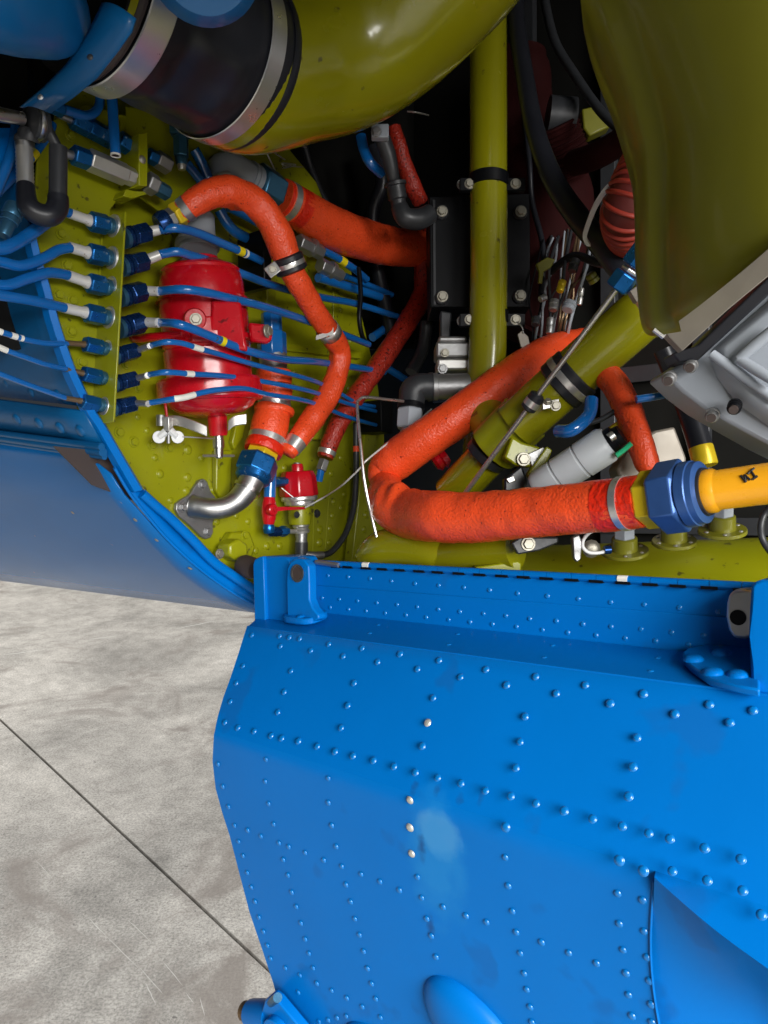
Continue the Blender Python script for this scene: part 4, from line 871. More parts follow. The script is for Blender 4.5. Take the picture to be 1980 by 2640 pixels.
# orange coupling stack between blue block and steel elbow
cp = thing('orange_coupling', 'orange ribbed rubber coupling with steel bands above the steel elbow', 'coupling', W(690, 1150, .0))
AC = .0
def seg(name, a, b, ra, rb, m, bulge=1.0, n=28, rough=0):
    p, q = W(a[0], a[1], AC), W(b[0], b[1], AC); ra, rb = rp(p, ra), rp(q, rb)
    pr = [(t / 8, (ra + (rb - ra) * t / 8) * (1 + (bulge - 1) * math.sin(math.pi * t / 8)) * (1 + (random.uniform(-rough, rough)))) for t in range(9)]
    return MB().lathe(p, q, pr, n).build(name, m, cp)
seg('upper_sleeve', (706, 955), (706, 990), 44, 45, 'fire_sleeve', 1.06); seg('upper_sleeve', (707, 992), (707, 1024), 44, 44, 'fire_sleeve', 1.08)
seg('steel_band', (707, 1022), (707, 1054), 42, 43, 'band_steel')
seg('lower_sleeve', (706, 1052), (686, 1140), 44, 46, 'fire_sleeve', 1.07, rough=.012); seg('sleeve_lip', (708, 1050), (706, 1066), 50, 50, 'fire_sleeve', 1.05)
seg('band_clamp', (690, 1126), (685, 1144), 49, 49, 'band_steel'); seg('sealant_ring', (686, 1140), (677, 1166), 48, 49, 'sealant_red', 1.05)
MB().hexa(W(678, 1162, AC), W(670, 1186, AC), rp(W(670, 1170), 44), rot=.1).build('coupling_collar', 'yellow_hex', cp, bevel=.0008)
MB().hexa(W(672, 1178, AC), W(654, 1226, AC), rp(W(660, 1200), 53), rot=.45).build('union_nut', 'nut_blue', cp, bevel=.001)
MB().lathe(W(655, 1222, AC), W(648, 1240, AC), ((0, rp(W(650, 1230), 47)), (.7, rp(W(650, 1230), 46)), (1, rp(W(650, 1230), 38))), 28).build('union_skirt', 'nut_blue', cp)
bb = thing('blue_valve_block', 'blue painted block fitting beside the red filter', 'fitting', W(700, 870, -.01))
for x0, y0_, x1, y1_ in ((672, 808, 726, 858), (662, 856, 738, 916)):
    c = W((x0 + x1) / 2, (y0_ + y1_) / 2, -.005); MB().lathe(W((x0 + x1) / 2, y0_, -.005), W((x0 + x1) / 2 + 2, y1_, -.005), ((0, rp(c, (x1 - x0) / 2 * .95)), (.08, rp(c, (x1 - x0) / 2)), (.92, rp(c, (x1 - x0) / 2)), (1, rp(c, (x1 - x0) / 2 * .95))), 8).build('block', 'pipe_blue', bb, bevel=.001)
MB().lathe(W(704, 914, -.005), W(705, 958, -.002), ((0, rp(c, 36)), (1, rp(c, 36))), 20).build('block_neck', 'cast_metal', bb)
# steel elbow
se = thing('steel_elbow', 'bare steel elbow pipe with a three-bolt flange on the olive bulkhead', 'elbow', W(505, 1306, AW))
PL = [(514, 1238), (524, 1234), (534, 1240), (538, 1252), (544, 1268), (556, 1282), (560, 1300), (556, 1330), (549, 1348), (550, 1372), (544, 1386), (532, 1390), (520, 1384), (492, 1356), (462, 1330), (454, 1314), (456, 1298), (468, 1288), (490, 1276), (502, 1256)]
MB().prism([W(x, y, AW + .008) for x, y in PL], -DIR * .0075).build('flange_plate', 'cast_metal', se, bevel=.0012)
for x, y in ((522, 1249), (472, 1308), (536, 1371)):
    p = W(x, y, AW + .0082); stud('hex', 'cast_metal', 'bolt', p, DIR, rp(p, 14), se, random.random())
ep = [W(498, 1306, AW + .006), W(515, 1308, AW + .016), W(545, 1312, AW + .030), W(580, 1308, AW + .042), W(612, 1290, -.01), W(636, 1262, -.002), W(650, 1236, 0)]
MB().tube(ep, [rp(W(550, 1310), v) for v in (33, 29, 28, 28, 30, 33, 36)], 26, 8).build('elbow_pipe', 'elbow_steel', se)
MB().lathe(W(639, 1258, -.002), W(634, 1266, -.003), ((0, rp(W(640, 1250), 37)), (1, rp(W(640, 1250), 36))), 26).build('weld_bead', 'steel', se)

# ================================================================== small red valve assembly
rv = thing('red_valve', 'small red faceted valve with silver collar on the lower bulkhead', 'valve', W(770, 1330, -.03))
AV = -.025
kv = rp(W(770, 1270, AV), 1)
def vl(name, x0, y0, x1, y1, rr, m, n=22, bev=0):
    return MB().lathe(W(x0, y0, AV), W(x1, y1, AV), [(i / (len(rr) - 1), v * kv) for i, v in enumerate(rr)], n).build(name, m, rv, bevel=bev)
vl('cap', 766, 1196, 767, 1216, (14, 16, 16), 'red_paint'); vl('cap_top', 766, 1193, 766, 1198, (9, 10), 'cast_metal')
vl('valve_body', 767, 1214, 771, 1279, (40, 47, 49, 50, 51), 'red_paint', 8, .002)
vl('collar', 771, 1278, 772, 1290, (46, 48, 46), 'band_steel'); vl('collar', 772, 1290, 772, 1304, (38, 40, 38), 'band_steel')
vl('lower_body', 772, 1302, 773, 1352, (27, 30, 30, 28), 'olive'); vl('lower_nut', 775, 1350, 777, 1374, (20, 22, 18, 22, 21), 'aluminium')
vl('outlet', 777, 1372, 777, 1400, (15, 16, 14, 17), 'cast_metal'); vl('outlet_hose', 777, 1398, 776, 1450, (17, 17, 17), 'charcoal')
p = W(765, 1327, AV + 30 * kv); stud('hex', 'charcoal', 'bolt', p, DIR, 9 * kv, rv)
MB().sweep([W(726, 1258, AV + .03), W(757, 1283, AV + .045)], .0010, 6).build('lock_wire', 'wire_steel', rv)
lv = thing('red_lever_valve', 'slim red lever valve joined by blue tubes to the small red valve', 'valve', W(695, 1320, AV))
def ll(name, x0, y0, x1, y1, rr, m, n=18, a=AV): return MB().lathe(W(x0, y0, a), W(x1, y1, a), [(i / (len(rr) - 1), v * kv) for i, v in enumerate(rr)], n).build(name, m, lv)
ll('upper_tube', 698, 1205, 695, 1282, (15, 15), 'pipe_blue'); ll('side_union', 700, 1243, 738, 1241, (13, 13, 11, 11), 'nut_blue', 6)
ll('valve_body', 694, 1280, 693, 1352, (13, 17, 19, 19, 17, 13), 'red_paint'); ll('lower_elbow', 692, 1350, 694, 1374, (12, 15, 15, 13), 'nut_blue')
ll('lower_union', 698, 1371, 722, 1371, (12, 13, 11), 'nut_navy'); ll('lower_nut', 720, 1370, 742, 1369, (12, 14, 14, 10), 'nut_blue', 6); ll('lower_tube', 740, 1370, 762, 1370, (6, 6), 'aluminium')
hb = W(701, 1314, AV + 20 * kv)
MB().lathe(hb - DIR * .004, hb + DIR * .006, ((0, 15 * kv), (.8, 15 * kv), (1, 12 * kv)), 18).build('lever_hub', 'red_paint', lv); stud('hex', 'red_paint', 'bolt', hb + DIR * .006, DIR, 8 * kv, lv)
MB().ring_loft([[p + UP * h, p - UP * h, p - UP * h - DIR * .002, p + UP * h - DIR * .002] for p, h in ((W(706, 1313, AV + .016), .004), (W(740, 1311, AV + .018), .0028), (W(788, 1310, AV + .02), .0022))]).build('lever', 'red_paint', lv)
# olive corner clamp nut by the door hinge
oc = thing('olive_clamp_nut', 'square olive nut and clamp in the lower bulkhead corner', 'clamp', W(600, 1430, AW))
MB().prism([W(x, y, -.015) for x, y in ((592, 1404), (618, 1388), (640, 1404), (640, 1440), (612, 1448), (592, 1432))], -DIR * .03).build('nut', 'olive', oc, bevel=.004)
MB().prism([W(x, y, AW + .02) for x, y in ((560, 1440), (600, 1372), (645, 1370), (660, 1410), (640, 1470), (570, 1470))], -DIR * .02).build('clamp_base', 'olive', oc, bevel=.004)
stud('hex', 'bolt_steel', 'bolt', W(566, 1428, -.02), DIR, .008, oc); stud('hex', 'olive', 'bolt', W(631, 1380, AW + .02), DIR, .008, oc)

# ================================================================== rods, cables, wires
def wire(name, label, cat, pts, r, m, group=None, n=8):
    o = MB().tube(pts, r, n, 8).build(name, m); return tag(o, label, cat, group)
rod = thing('control_rod', 'long straight steel rod crossing in front of the diagonal olive strut', 'rod', Z(1415, 1010, 1.0))
r0, r1 = Z(1612, 715, .93), Z(1052, 1470, 1.15)
MB().sweep([r0, lerp(r0, r1, .5), r1], .0034, 12).build('rod', 'wire_steel', rod)
rd = (r1 - r0).normalized()
for name, s, l, r, m in (('rod_nut', -.005, .022, .0155, 'nut_blue'), ('rod_collar', -.012, .006, .012, 'aluminium'), ('rod_nut', -.040, .026, .0165, 'nut_blue'), ('rod_end', -.055, .016, .008, 'nut_teal')):
    MB().hexa(r0 + rd * s, r0 + rd * (s + l), r, rot=.3).build(name, m, rod, bevel=.0007)
wire('bent_wire', 'thin steel wire bent at a right angle beside the folded orange hose', 'wire', [Z(1040, 1034, 1.2), Z(1000, 1030, 1.18), Z(945, 1024, 1.16), Z(927, 1030, 1.155), Z(921, 1050, 1.15), Z(930, 1151, 1.13), Z(945, 1271, 1.12), Z(990, 1462, 1.12)], .0023, 'wire_steel')
wire('pull_cable', 'pale pull cable from the red lever across to the black elbow', 'cable', [W(786, 1309, .0), W(837, 1281, .02), Z(882, 1251, 1.22), Z(930, 1205, 1.19), Z(948, 1184, 1.18), Z(1020, 1127, 1.22), Z(1080, 1083, 1.26), Z(1112, 1055, 1.3)], .0015, 'white_sleeve')
bc = thing('black_cable', 'black rubber cable with an orange mark running down the bay post', 'cable', W(918, 1200, -.02))
cpts = [W(918, 1090, -.01), W(918, 1150, -.01), W(918, 1211, -.01), W(913, 1300, -.008), W(898, 1357, -.006), W(882, 1390, -.005), W(852, 1424, -.005), W(818, 1432, -.008), W(785, 1430, -.02)]
cp2 = catmull(cpts, 8); MB().sweep(cp2, .0056, 12).build('cable_body', 'charcoal', bc)
q = [p for p in cp2 if 1146 < pix(p)[1] < 1166]; MB().sweep(q, .0062, 12).build('orange_mark', 'fire_sleeve', bc)
q = [p for p in cp2 if pix(p)[0] < 832 and pix(p)[1] > 1400]; MB().sweep(q, .0068, 12).build('cable_ferrule', 'cast_metal', bc)
for lab, pts in (('lock wire from the olive duct down to the thick orange hose', [W(660, 345, -.0), W(678, 375, -.0), W(700, 420, 0), W(716, 455, .0)]), ('lock wire spreading from the duct wire to a twisted knot', [W(675, 370, 0), W(705, 392, 0), W(735, 412, 0)]),
                 ('short twisted lock wire in the dark under the duct', [W(706, 362, 0), W(765, 374, -.01), W(790, 380, -.01)]), ('curved bright wire under the olive duct', [Z(1050, 287, 1.2), Z(1075, 290, 1.2), Z(1105, 297, 1.22)])):
    wire('lock_wire', lab, 'wire', pts, .0013, 'wire_steel', 'lock wires', 6)
wk = [W(728 + random.uniform(-8, 60) * t, 425 + random.uniform(-8, 10), .0) for t in [i / 12 for i in range(13)]]
wire('lock_wire', 'tangled knot of silver lock wire above the thick orange hose', 'wire', wk, .0012, 'wire_steel', 'lock wires', 6)

# ================================================================== upper left fittings
def stack(name, label, cat, pts_segs, zf, group=None):
    """a fitting built from lathed or hexagonal segments: (part, kind, (x,y), (x,y), r0, r1, material)"""
    t = thing(name, label, cat, zf(*pts_segs[0][2]), group)
    for part, kind, a, b, r0, r1, m in pts_segs:
        p, q = zf(*a), zf(*b); c = lerp(p, q, .5)
        if kind == 'hex': MB().hexa(p, q, rp(c, r0), rot=.35).build(part, m, t, bevel=rp(c, r0) * .05)
        else: MB().lathe(p, q, ((0, rp(c, r0) * .94), (.08, rp(c, r0)), (.92, rp(c, r1)), (1, rp(c, r1) * .94)), 20).build(part, m, t)
    return t
za = lambda x, y: W(x, y, .01); zb = lambda x, y: W(x, y, -.005)
stack('hexagon_coupling', 'long bare hexagon coupling between blue nuts above the flange', 'coupling', [('stub', 'cyl', (165, 395), (190, 402), 12, 12, 'cast_metal'), ('union_nut', 'hex', (186, 398), (230, 414), 26, 0, 'nut_blue'), ('coupling_body', 'hex', (226, 410), (324, 452), 29, 0, 'aluminium'),
      ('coupling_end', 'hex', (320, 448), (345, 460), 24, 0, 'aluminium'), ('inner_nut', 'hex', (376, 466), (402, 482), 28, 0, 'cast_metal'), ('inner_cap', 'hex', (400, 480), (434, 500), 20, 0, 'nut_teal')], za)
stack('hexagon_coupling', 'long blue hexagon coupling running behind the open blue pipe end', 'coupling', [('stub', 'cyl', (150, 295), (188, 312), 9, 9, 'cast_metal'), ('union_nut', 'hex', (184, 306), (230, 332), 25, 0, 'nut_blue'), ('coupling_body', 'hex', (226, 326), (290, 362), 26, 0, 'nut_blue'), ('coupling_body', 'hex', (305, 358), (348, 388), 25, 0, 'nut_blue'),
      ('inner_nut', 'hex', (380, 398), (404, 412), 20, 0, 'nut_blue'), ('inner_cap', 'hex', (402, 408), (436, 430), 24, 0, 'cast_metal')], zb)
stack('blue_union', 'pale blue union on a bent pipe under the blue shroud plate', 'fitting', [('union_nut', 'hex', (134, 272), (164, 286), 20, 0, 'nut_blue')], za)
plain_pipe('bent pipe with bare metal and blue halves under the shroud plate', pw([(160, 280, .01), (190, 290, .01), (220, 298, .01), (243, 290, .01), (256, 270, .01), (258, 240, .01)]), .0060)
op = thing('open_pipe', 'blue vertical pipe with a red rimmed open lower end', 'pipe', W(298, 400, .03))
MB().sweep([W(288, 240, .03), W(293, 320, .03), W(298, 398, .03)], rp(W(295, 330, .03), 13.5), 18).build('tube', 'pipe_blue', op)
MB().ringplate(W(298, 398, .03), DOWN, rp(W(298, 400, .03), 13.6), rp(W(298, 400, .03), 10), .002, 18).build('rim', 'white_tape', op)
MB().lathe(W(298, 397, .03), W(298, 400, .03), ((0, .0045), (1, .0050)), 14).build('bore', 'dark_red', op)
br3 = thing('olive_bracket', 'upright olive bracket clamping the hexagon couplings', 'bracket', W(370, 480, .0))
MB().prism([W(x, y, .022) for x, y in ((358, 345), (382, 340), (380, 480), (358, 478))], -DIR * .045).build('bracket_arm', 'olive', br3, bevel=.001)
MB().prism([W(x, y, .005) for x, y in ((325, 488), (352, 492), (395, 495), (340, 512), (318, 505))], -DIR * .025).build('bracket_foot', 'olive', br3, bevel=.001)
stud('dome', 'bolt_steel', 'rivet', W(368, 411, .0225), DIR, .005, br3)
stack('teal_fitting', 'upright teal hexagon fitting hanging under the black rubber sleeve', 'fitting', [('upper_nut', 'hex', (466, 326), (466, 352), 30, 0, 'nut_teal'), ('body', 'hex', (466, 352), (467, 405), 20, 0, 'nut_teal'), ('tip', 'cyl', (467, 404), (468, 425), 16, 14, 'nut_teal'), ('tip_end', 'cyl', (468, 424), (469, 438), 12, 10, 'aluminium')], lambda x, y: W(x, y, .0))
stack('teal_end_cap', 'stepped teal end cap below the ribbed connector', 'cap', [('cap', 'cyl', (40, 530), (28, 560), 24, 26, 'nut_teal'), ('ring', 'cyl', (28, 560), (22, 574), 23, 23, 'nut_teal'), ('base', 'cyl', (22, 574), (8, 608), 19, 17, 'nut_teal')], lambda x, y: W(x, y, .03))
stack('steel_union', 'grey steel union just right of the black hose clamp', 'fitting', [('nut', 'hex', (768, 622), (800, 640), 22, 0, 'cast_metal'), ('collar', 'cyl', (800, 636), (808, 642), 24, 24, 'cast_metal'), ('tail', 'hex', (806, 640), (828, 652), 20, 0, 'cast_metal')], lambda x, y: W(x, y, .0), 'steel unions')
stack('steel_union', 'lower grey steel union above the blue pipes', 'fitting', [('nut', 'hex', (824, 682), (850, 696), 20, 0, 'cast_metal'), ('collar', 'cyl', (848, 692), (858, 700), 22, 22, 'cast_metal'), ('tail', 'hex', (856, 698), (880, 712), 17, 0, 'cast_metal')], lambda x, y: W(x, y, -.01), 'steel unions')
# ribbed connector, black rubber elbow and its grey tube
rb = thing('rubber_elbow_hose', 'black rubber elbow joining the ribbed connector and the upright grey tube', 'hose', W(120, 560, .05))
eb = [W(66, 480, .04), W(68, 510, .045), W(76, 535, .05), W(100, 552, .055), W(130, 555, .06), (W(148, 535, .06)), W(150, 505, .06)]
MB().tube(eb, [rp(W(90, 540, .05), v) for v in (23, 25, 28, 28, 28, 28, 26)], 22, 6).build('elbow', 'black_rubber', rb)
MB().sweep([W(150, 380, .06), W(150, 450, .06), W(149, 530, .06)], rp(W(150, 450, .06), 22.5), 22).build('upright_tube', 'charcoal', rb)
MB().sweep([W(122, 330, .06), W(138, 360, .06), W(150, 384, .06)], rp(W(140, 360, .06), 13), 14).build('thin_lead', 'charcoal', rb)
p, q = W(66, 490, .04), W(62, 370, .035); rr = rp(p, 22)
MB().lathe(p, q, [(i / 24, rr * (1.0 if i % 2 else .93)) for i in range(25)], 22).build('ribbed_connector', 'aluminium', rb)
MB().lathe(q, W(63, 352, .035), ((0, rr * 1.0), (.3, rr * 1.12), (.7, rr * 1.12), (1, rr)), 22).build('connector_ring', 'charcoal', rb)
MB().lathe(W(63, 368, .035), W(65, 384, .035), ((0, rr * 1.1), (1, rr * 1.1)), 22).build('connector_ring', 'steel', rb)
bj = thing('ball_joint', 'polished round joint with a chrome arm under the blue shroud', 'joint', W(92, 315, .05))
MB().lathe(W(70, 312, .05), W(116, 322, .05), ((0, .012), (.15, .019), (.3, .020), (.34, .018), (.6, .018), (.64, .020), (.85, .020), (1, .013)), 26).build('joint_body', 'charcoal', bj)
MB().lathe(W(86, 315, .05), W(99, 318, .05), ((0, .0195), (.5, .0205), (1, .0195)), 26).build('chrome_ring', 'steel', bj)
MB().sweep([W(-60, 282, .05), W(0, 296, .05), W(60, 306, .05)], [.0085, .0080, .0070], 14).build('chrome_arm', 'steel', bj)
MB().lathe(W(78, 330, .045), W(74, 362, .04), ((0, .010), (.4, .013), (1, .012)), 18).build('joint_stem', 'charcoal', bj)
# blue cowling pieces and dark inside behind them
shp = [(262, 6, 350, 48, .69), (252, 30, 338, 84, .695), (224, 85, 305, 132, .71), (170, 165, 250, 203, .745), (110, 225, 190, 252, .785), (50, 276, 130, 293, .825)]
sh = MB().grid([[lerp(Z(x0, y0, z0 + .012), Z(x1, y1, z0), t / 6) - FWD * (.008 * math.sin(math.pi * t / 6)) for t in range(7)] for x0, y0, x1, y1, z0 in shp]).build('shroud_plate', 'blue_shaded', thick=.003, sharp=80)
tag(sh, 'curved blue shroud plate beside the steel band of the rubber sleeve', 'plate')
for x, y in ((104, 250), (232, 147)):
    stud('dome', 'charcoal' if x > 200 else 'aluminium', 'rivet', Z(x, y, .700 if x > 200 else .788), -FWD, .0026, sh)
hg = thing('blue_housing', 'smooth dark blue rounded cowling above the pipe fittings', 'cowling', Z(60, 60, .8))
MB().tube([Z(-250, -160, .62), Z(-60, -70, .65), Z(60, -10, .69), Z(130, 40, .73), Z(165, 72, .765), Z(180, 88, .79)], [.060, .056, .050, .038, .022, .005], 30, 8).build('cowling_body', 'blue_shaded', hg)
b3 = thing('blue_cover', 'blue rounded cover edge overhanging the black rubber sleeve', 'cover', Z(520, -60, .7))
MB().lathe(Z(520, -110, .78), Z(528, -100, .66), ((0, rp(Z(520, -110, .72), 150)), (.6, rp(Z(520, -110, .72), 148)), (.9, rp(Z(520, -110, .72), 138)), (1, rp(Z(520, -110, .72), 110))), 40).build('cover_rim', 'blue_shaded', b3)
MB().prism([Z(330, 0, .86), Z(370, 10, .86), Z(352, 50, .86), Z(335, 45, .86)], FWD * .03).build('cover_bracket', 'blue_paint', b3)
ib = thing('inner_cowl', 'dark unlit inner cowling wall behind the upper pipe fittings', 'cowling', W(0, 300, -.2))
MB().prism([W(-700, -300, -.12), W(1150, -300, -.12), W(1150, 900, -.12), W(-100, 900, -.12), W(-700, 700, -.12)], -DIR * .01).build('cowl_wall', 'bay_shade', ib)
MB().prism([bay(-.12, .30, -.95), bay(-.9, .30, -.95), bay(-.9, .30, -.30), bay(-.12, .30, -.30)], -OUT * .01).build('cowl_panel', 'blue_paint', ib)
MB().prism([W(-40, 330, -.01), W(40, 330, -.01), W(52, 400, -.01), W(40, 470, -.01), W(-40, 520, -.01)], -DIR * .02).build('cowl_frame', 'blue_paint', ib)

# ================================================================== intake duct
cc1, cc2 = Z(283, -23, .826), Z(565, 139, .951); dax = (cc2 - cc1).normalized(); DR = .101
dt = thing('intake_duct', 'large glossy olive intake duct bending up over the bay', 'duct', cc2)
op_ = [cc2 + dax * .01, cc2 + dax * .045, Z(760, 160, 1.04), Z(880, 135, 1.07), Z(985, 72, 1.07), Z(1085, -20, 1.05), Z(1190, -140, 1.02), Z(1290, -300, .98)]
pp_ = catmull(op_, 8); MB().sweep(pp_, [DR * (.975 + .02 * min(1, i / 12)) for i in range(len(pp_))], 56).build('duct_body', 'olive_gloss', dt, sharp=80)
sv_ = thing('rubber_sleeve', 'black rubber duct sleeve held by two wide steel bands', 'sleeve', lerp(cc1, cc2, .5))
Ls = (cc2 - cc1).length
prof = []
for i in range(41):
    s_ = -.10 + 1.28 * i / 40; prof.append((s_, DR * (.985 + .008 * math.sin(s_ * 19) - (.012 if .25 < s_ < .8 else 0))))
u_s, v_s = frame(dax); rg_ = []
for t_, r_ in prof:
    ring_ = []
    for j in range(72):
        a_ = 2 * math.pi * j / 72; w_ = max(0, min(1, (t_ - .12) * 6)) * max(0, min(1, (.88 - t_) * 6))
        f_ = noise.noise(Vector((math.cos(a_) * 2.2, math.sin(a_) * 2.2, t_ * 1.6))) * .075 + noise.noise(Vector((math.cos(a_) * 6, math.sin(a_) * 6, t_ * 3 + 5))) * .025
        ring_.append(cc1.lerp(cc2, t_) + (u_s * math.cos(a_) + v_s * math.sin(a_)) * r_ * (1 + w_ * (f_ - .022)))
    rg_.append(ring_)
MB().ring_loft(rg_).build('rubber_tube', 'black_rubber', sv_, sharp=80)
MB().lathe(cc2 + dax * .028, cc2 + dax * .040, ((0, DR * 1.0), (.5, DR * 1.015), (1, DR * .99)), 64).build('rubber_bead', 'black_rubber', sv_)
for nm, c_, w_ in (('steel_band', cc1, .016), ('steel_band', cc2, .012)):
    MB().lathe(c_ - dax * w_, c_ + dax * w_, ((0, DR * 1.008), (.04, DR * 1.02), (.96, DR * 1.02), (1, DR * 1.008)), 72, cap=False).build(nm, 'band_steel', sv_)
MB().lathe(cc1 - dax * .034, cc1 - dax * .022, ((0, DR * .96), (1, DR * .96)), 56).build('duct_end', 'olive_gloss', sv_)
MB().lathe(cc1 - dax * .037, cc1 - dax * .0345, ((0, DR * .965), (1, DR * .965)), 56).build('duct_mouth', 'bay_shade', sv_)
MB().lathe(cc1 - dax * .026, cc1 - dax * .018, ((0, DR * .97), (.5, DR * 1.0), (1, DR * .99)), 56).build('sleeve_edge', 'brown_dark', sv_)

# ================================================================== struts and the black box
vs = thing('upright_strut', 'upright glossy olive tube strut clamped in front of a black box', 'strut', Z(1250, 1170, 1.27))
vt, vb = Z(1257, -120, 1.29), Z(1240, 1180, 1.27)
MB().sweep([vt, Z(1259, 300, 1.29), Z(1260, 700, 1.29), Z(1257, 900, 1.28), Z(1250, 1030, 1.275), vb], .0310, 40).build('tube', 'olive_gloss', vs)
for y in (468, 820):
    c = Z(1260, y, 1.29)
    MB().lathe(c - DOWN * .0105, c + DOWN * .0105, ((0, .0318), (.05, .0332), (.95, .0332), (1, .0318)), 40).build('clamp_band', 'black_paint', vs)
    for x, dz in ((1212, 0), (1331, 0)):
        b_ = Z(x, y + 2, 1.272); MB().box(b_ + FWD * .012, RIGHT * .016, UP * .0105, FWD * .006).build('clamp_ear', 'black_paint', vs, bevel=.001)
        stud('hex', 'bolt_steel', 'bolt', b_ + FWD * .006, -FWD, .0088, vs, random.random())
    stud('hex', 'cast_metal', 'bolt', Z(1191, y + 8, 1.30), -FWD, .009, vs)
bx = thing('black_box', 'flat black equipment box bolted behind the upright olive strut', 'box', Z(1235, 650, 1.36))
bp_ = [Z(x, y, 1.345) for x, y in ((1106, 506), (1366, 498), (1368, 792), (1110, 792))]
MB().prism(bp_, FWD * .10).build('box_body', 'black_paint', bx, bevel=.002)
MB().prism([Z(x, y, 1.342) for x, y in ((1116, 515), (1118, 785), (1124, 785), (1122, 515))], FWD * .004).build('box_rib', 'charcoal', bx)
for x, y in ((1140, 545), (1343, 545), (1141, 765), (1342, 762)):
    MB().lathe(Z(x - 2, y + 4, 1.345), Z(x - 1, y + 1, 1.336), ((0, .0125), (.8, .0120), (1, .010)), 20).build('grommet', 'charcoal', bx)
    stud('hex', 'bolt_steel', 'bolt', Z(x, y, 1.335), -FWD, .0098, bx, random.random())
ds = thing('diagonal_strut', 'diagonal olive tube strut with clamp collars rising towards the gearbox', 'strut', Z(1160, 1280, 1.16))
d0, d1 = Z(1722, 750, .98), Z(1330, 1098, 1.08)
MB().sweep([d0, lerp(d0, d1, .5), d1], [.0345, .0345, .0345], 44).build('upper_tube', 'olive_gloss', ds)
d2, d3 = Z(1345, 1085, 1.09), Z(1165, 1275, 1.18)
MB().sweep([d2, lerp(d2, d3, .5), d3], .0300, 40).build('lower_tube', 'olive_gloss', ds)
dd_ = (d3 - d2).normalized()
MB().lathe(Z(1355, 1075, 1.085), Z(1270, 1160, 1.115), ((0, .0365), (.02, .038), (.98, .038), (1, .0365)), 44).build('joint_collar', 'olive', ds)
MB().lathe(Z(1262, 1166, 1.118), Z(1248, 1182, 1.123), ((0, .0308), (.1, .032), (.9, .032), (1, .0308)), 40).build('rubber_ring', 'black_rubber', ds)
MB().sweep([Z(1228, 1030, 1.24), Z(1262, 1085, 1.17), Z(1300, 1120, 1.115)], [.030, .031, .030], 32).build('branch_tube', 'olive', ds)
MB().prism([Z(x, y, 1.045) for x, y in ((1320, 1125), (1345, 1140), (1390, 1152), (1402, 1165), (1398, 1195), (1375, 1205), (1330, 1200), (1300, 1180))], FWD * .03).build('clamp_lug', 'olive', ds, bevel=.003)
MB().prism([Z(x, y, 1.04) for x, y in ((1362, 1170), (1400, 1152), (1418, 1168), (1400, 1200), (1372, 1208))], FWD * .02).build('lug_pad', 'cast_metal', ds, bevel=.001)
stud('hex', 'bolt_steel', 'bolt', Z(1350, 1184, 1.04), -FWD, .0095, ds)
MB().prism([Z(x, y, 1.03) for x, y in ((1360, 1222), (1410, 1150), (1425, 1160), (1395, 1230), (1368, 1236))], FWD * .02).build('lower_lug', 'olive', ds, bevel=.002)
MB().prism([Z(x, y, 1.05) for x, y in ((1300, 1235), (1345, 1198), (1362, 1240), (1356, 1262), (1300, 1270))], FWD * .02).build('rubber_pad', 'black_rubber', ds, bevel=.003)
MB().prism([Z(x, y, 1.045) for x, y in ((1305, 1234), (1325, 1226), (1330, 1240), (1312, 1246))], FWD * .006).build('pad_clip', 'aluminium', ds, bevel=.001)
# cushioned clamp that ties the rod to the strut
kc = thing('rod_clamp', 'black cushioned double clamp tying the steel rod to the diagonal strut', 'clamp', Z(1440, 1010, 1.0))
m0, m1 = Z(1470, 973, 1.045), Z(1462, 981, 1.047); ax_ = (d1 - d0).normalized()
for off, w_, rr_, m in ((-.010, .007, .0365, 'black_rubber'), (.010, .007, .0365, 'black_rubber'), (0, .006, .0372, 'band_steel')):
    MB().lathe(lerp(d0, d1, .635) + ax_ * (off - w_), lerp(d0, d1, .635) + ax_ * (off + w_), ((0, rr_ * .97), (.15, rr_ * 1.03), (.85, rr_ * 1.03), (1, rr_ * .97)), 44, cap=False).build('strut_band', m, kc)
ck = lerp(r0, r1, .375); 
MB().lathe(ck - rd * .013, ck + rd * .013, ((0, .0075), (.1, .0105), (.9, .0105), (1, .0075)), 22).build('rod_cushion', 'black_rubber', kc)
MB().lathe(ck - rd * .003, ck + rd * .006, ((0, .0108), (1, .0108)), 22, cap=False).build('rod_band', 'band_steel', kc)
MB().box(ck + RIGHT * .022 + DOWN * .004 - FWD * .004, (RIGHT * .9 + UP * .2) * .012, UP * .005, FWD * .004).build('clamp_tab', 'aluminium', kc, bevel=.001)
stud('hex', 'bolt_steel', 'bolt', ck + RIGHT * .028 + DOWN * .006 - FWD * .008, -FWD, .007, kc); stud('hex', 'bolt_steel', 'bolt', ck + RIGHT * .018 + DOWN * .001 - FWD * .008, (-FWD + UP).normalized(), .006, kc)
# low olive pipes behind the door hinge
for lab, pts, r in (('fat olive elbow pipe lying just behind the door hinge', [(965, 1440, 1.16), (990, 1418, 1.14), (1040, 1412, 1.12), (1100, 1420, 1.10), (1140, 1440, 1.09)], .030), ('tapered olive pipe behind the door hinge below the folded hose', [(1120, 1440, 1.10), (1180, 1432, 1.07), (1250, 1424, 1.04), (1330, 1416, 1.01)], .026)):
    o = MB().tube([Z(*q) for q in pts], r, 30, 8).build('olive_pipe', 'olive_gloss'); tag(o, lab, 'pipe', 'olive pipes by the hinge')
ob = thing('grey_clamp_plate', 'grey metal clamp plate with one bolt under the folded orange hose', 'plate', Z(1360, 1410, .98))
MB().prism([Z(x, y, .965) for x, y in ((1318, 1400), (1340, 1385), (1440, 1385), (1440, 1400), (1390, 1420), (1335, 1430))], FWD * .02).build('plate', 'charcoal', ob, bevel=.002)
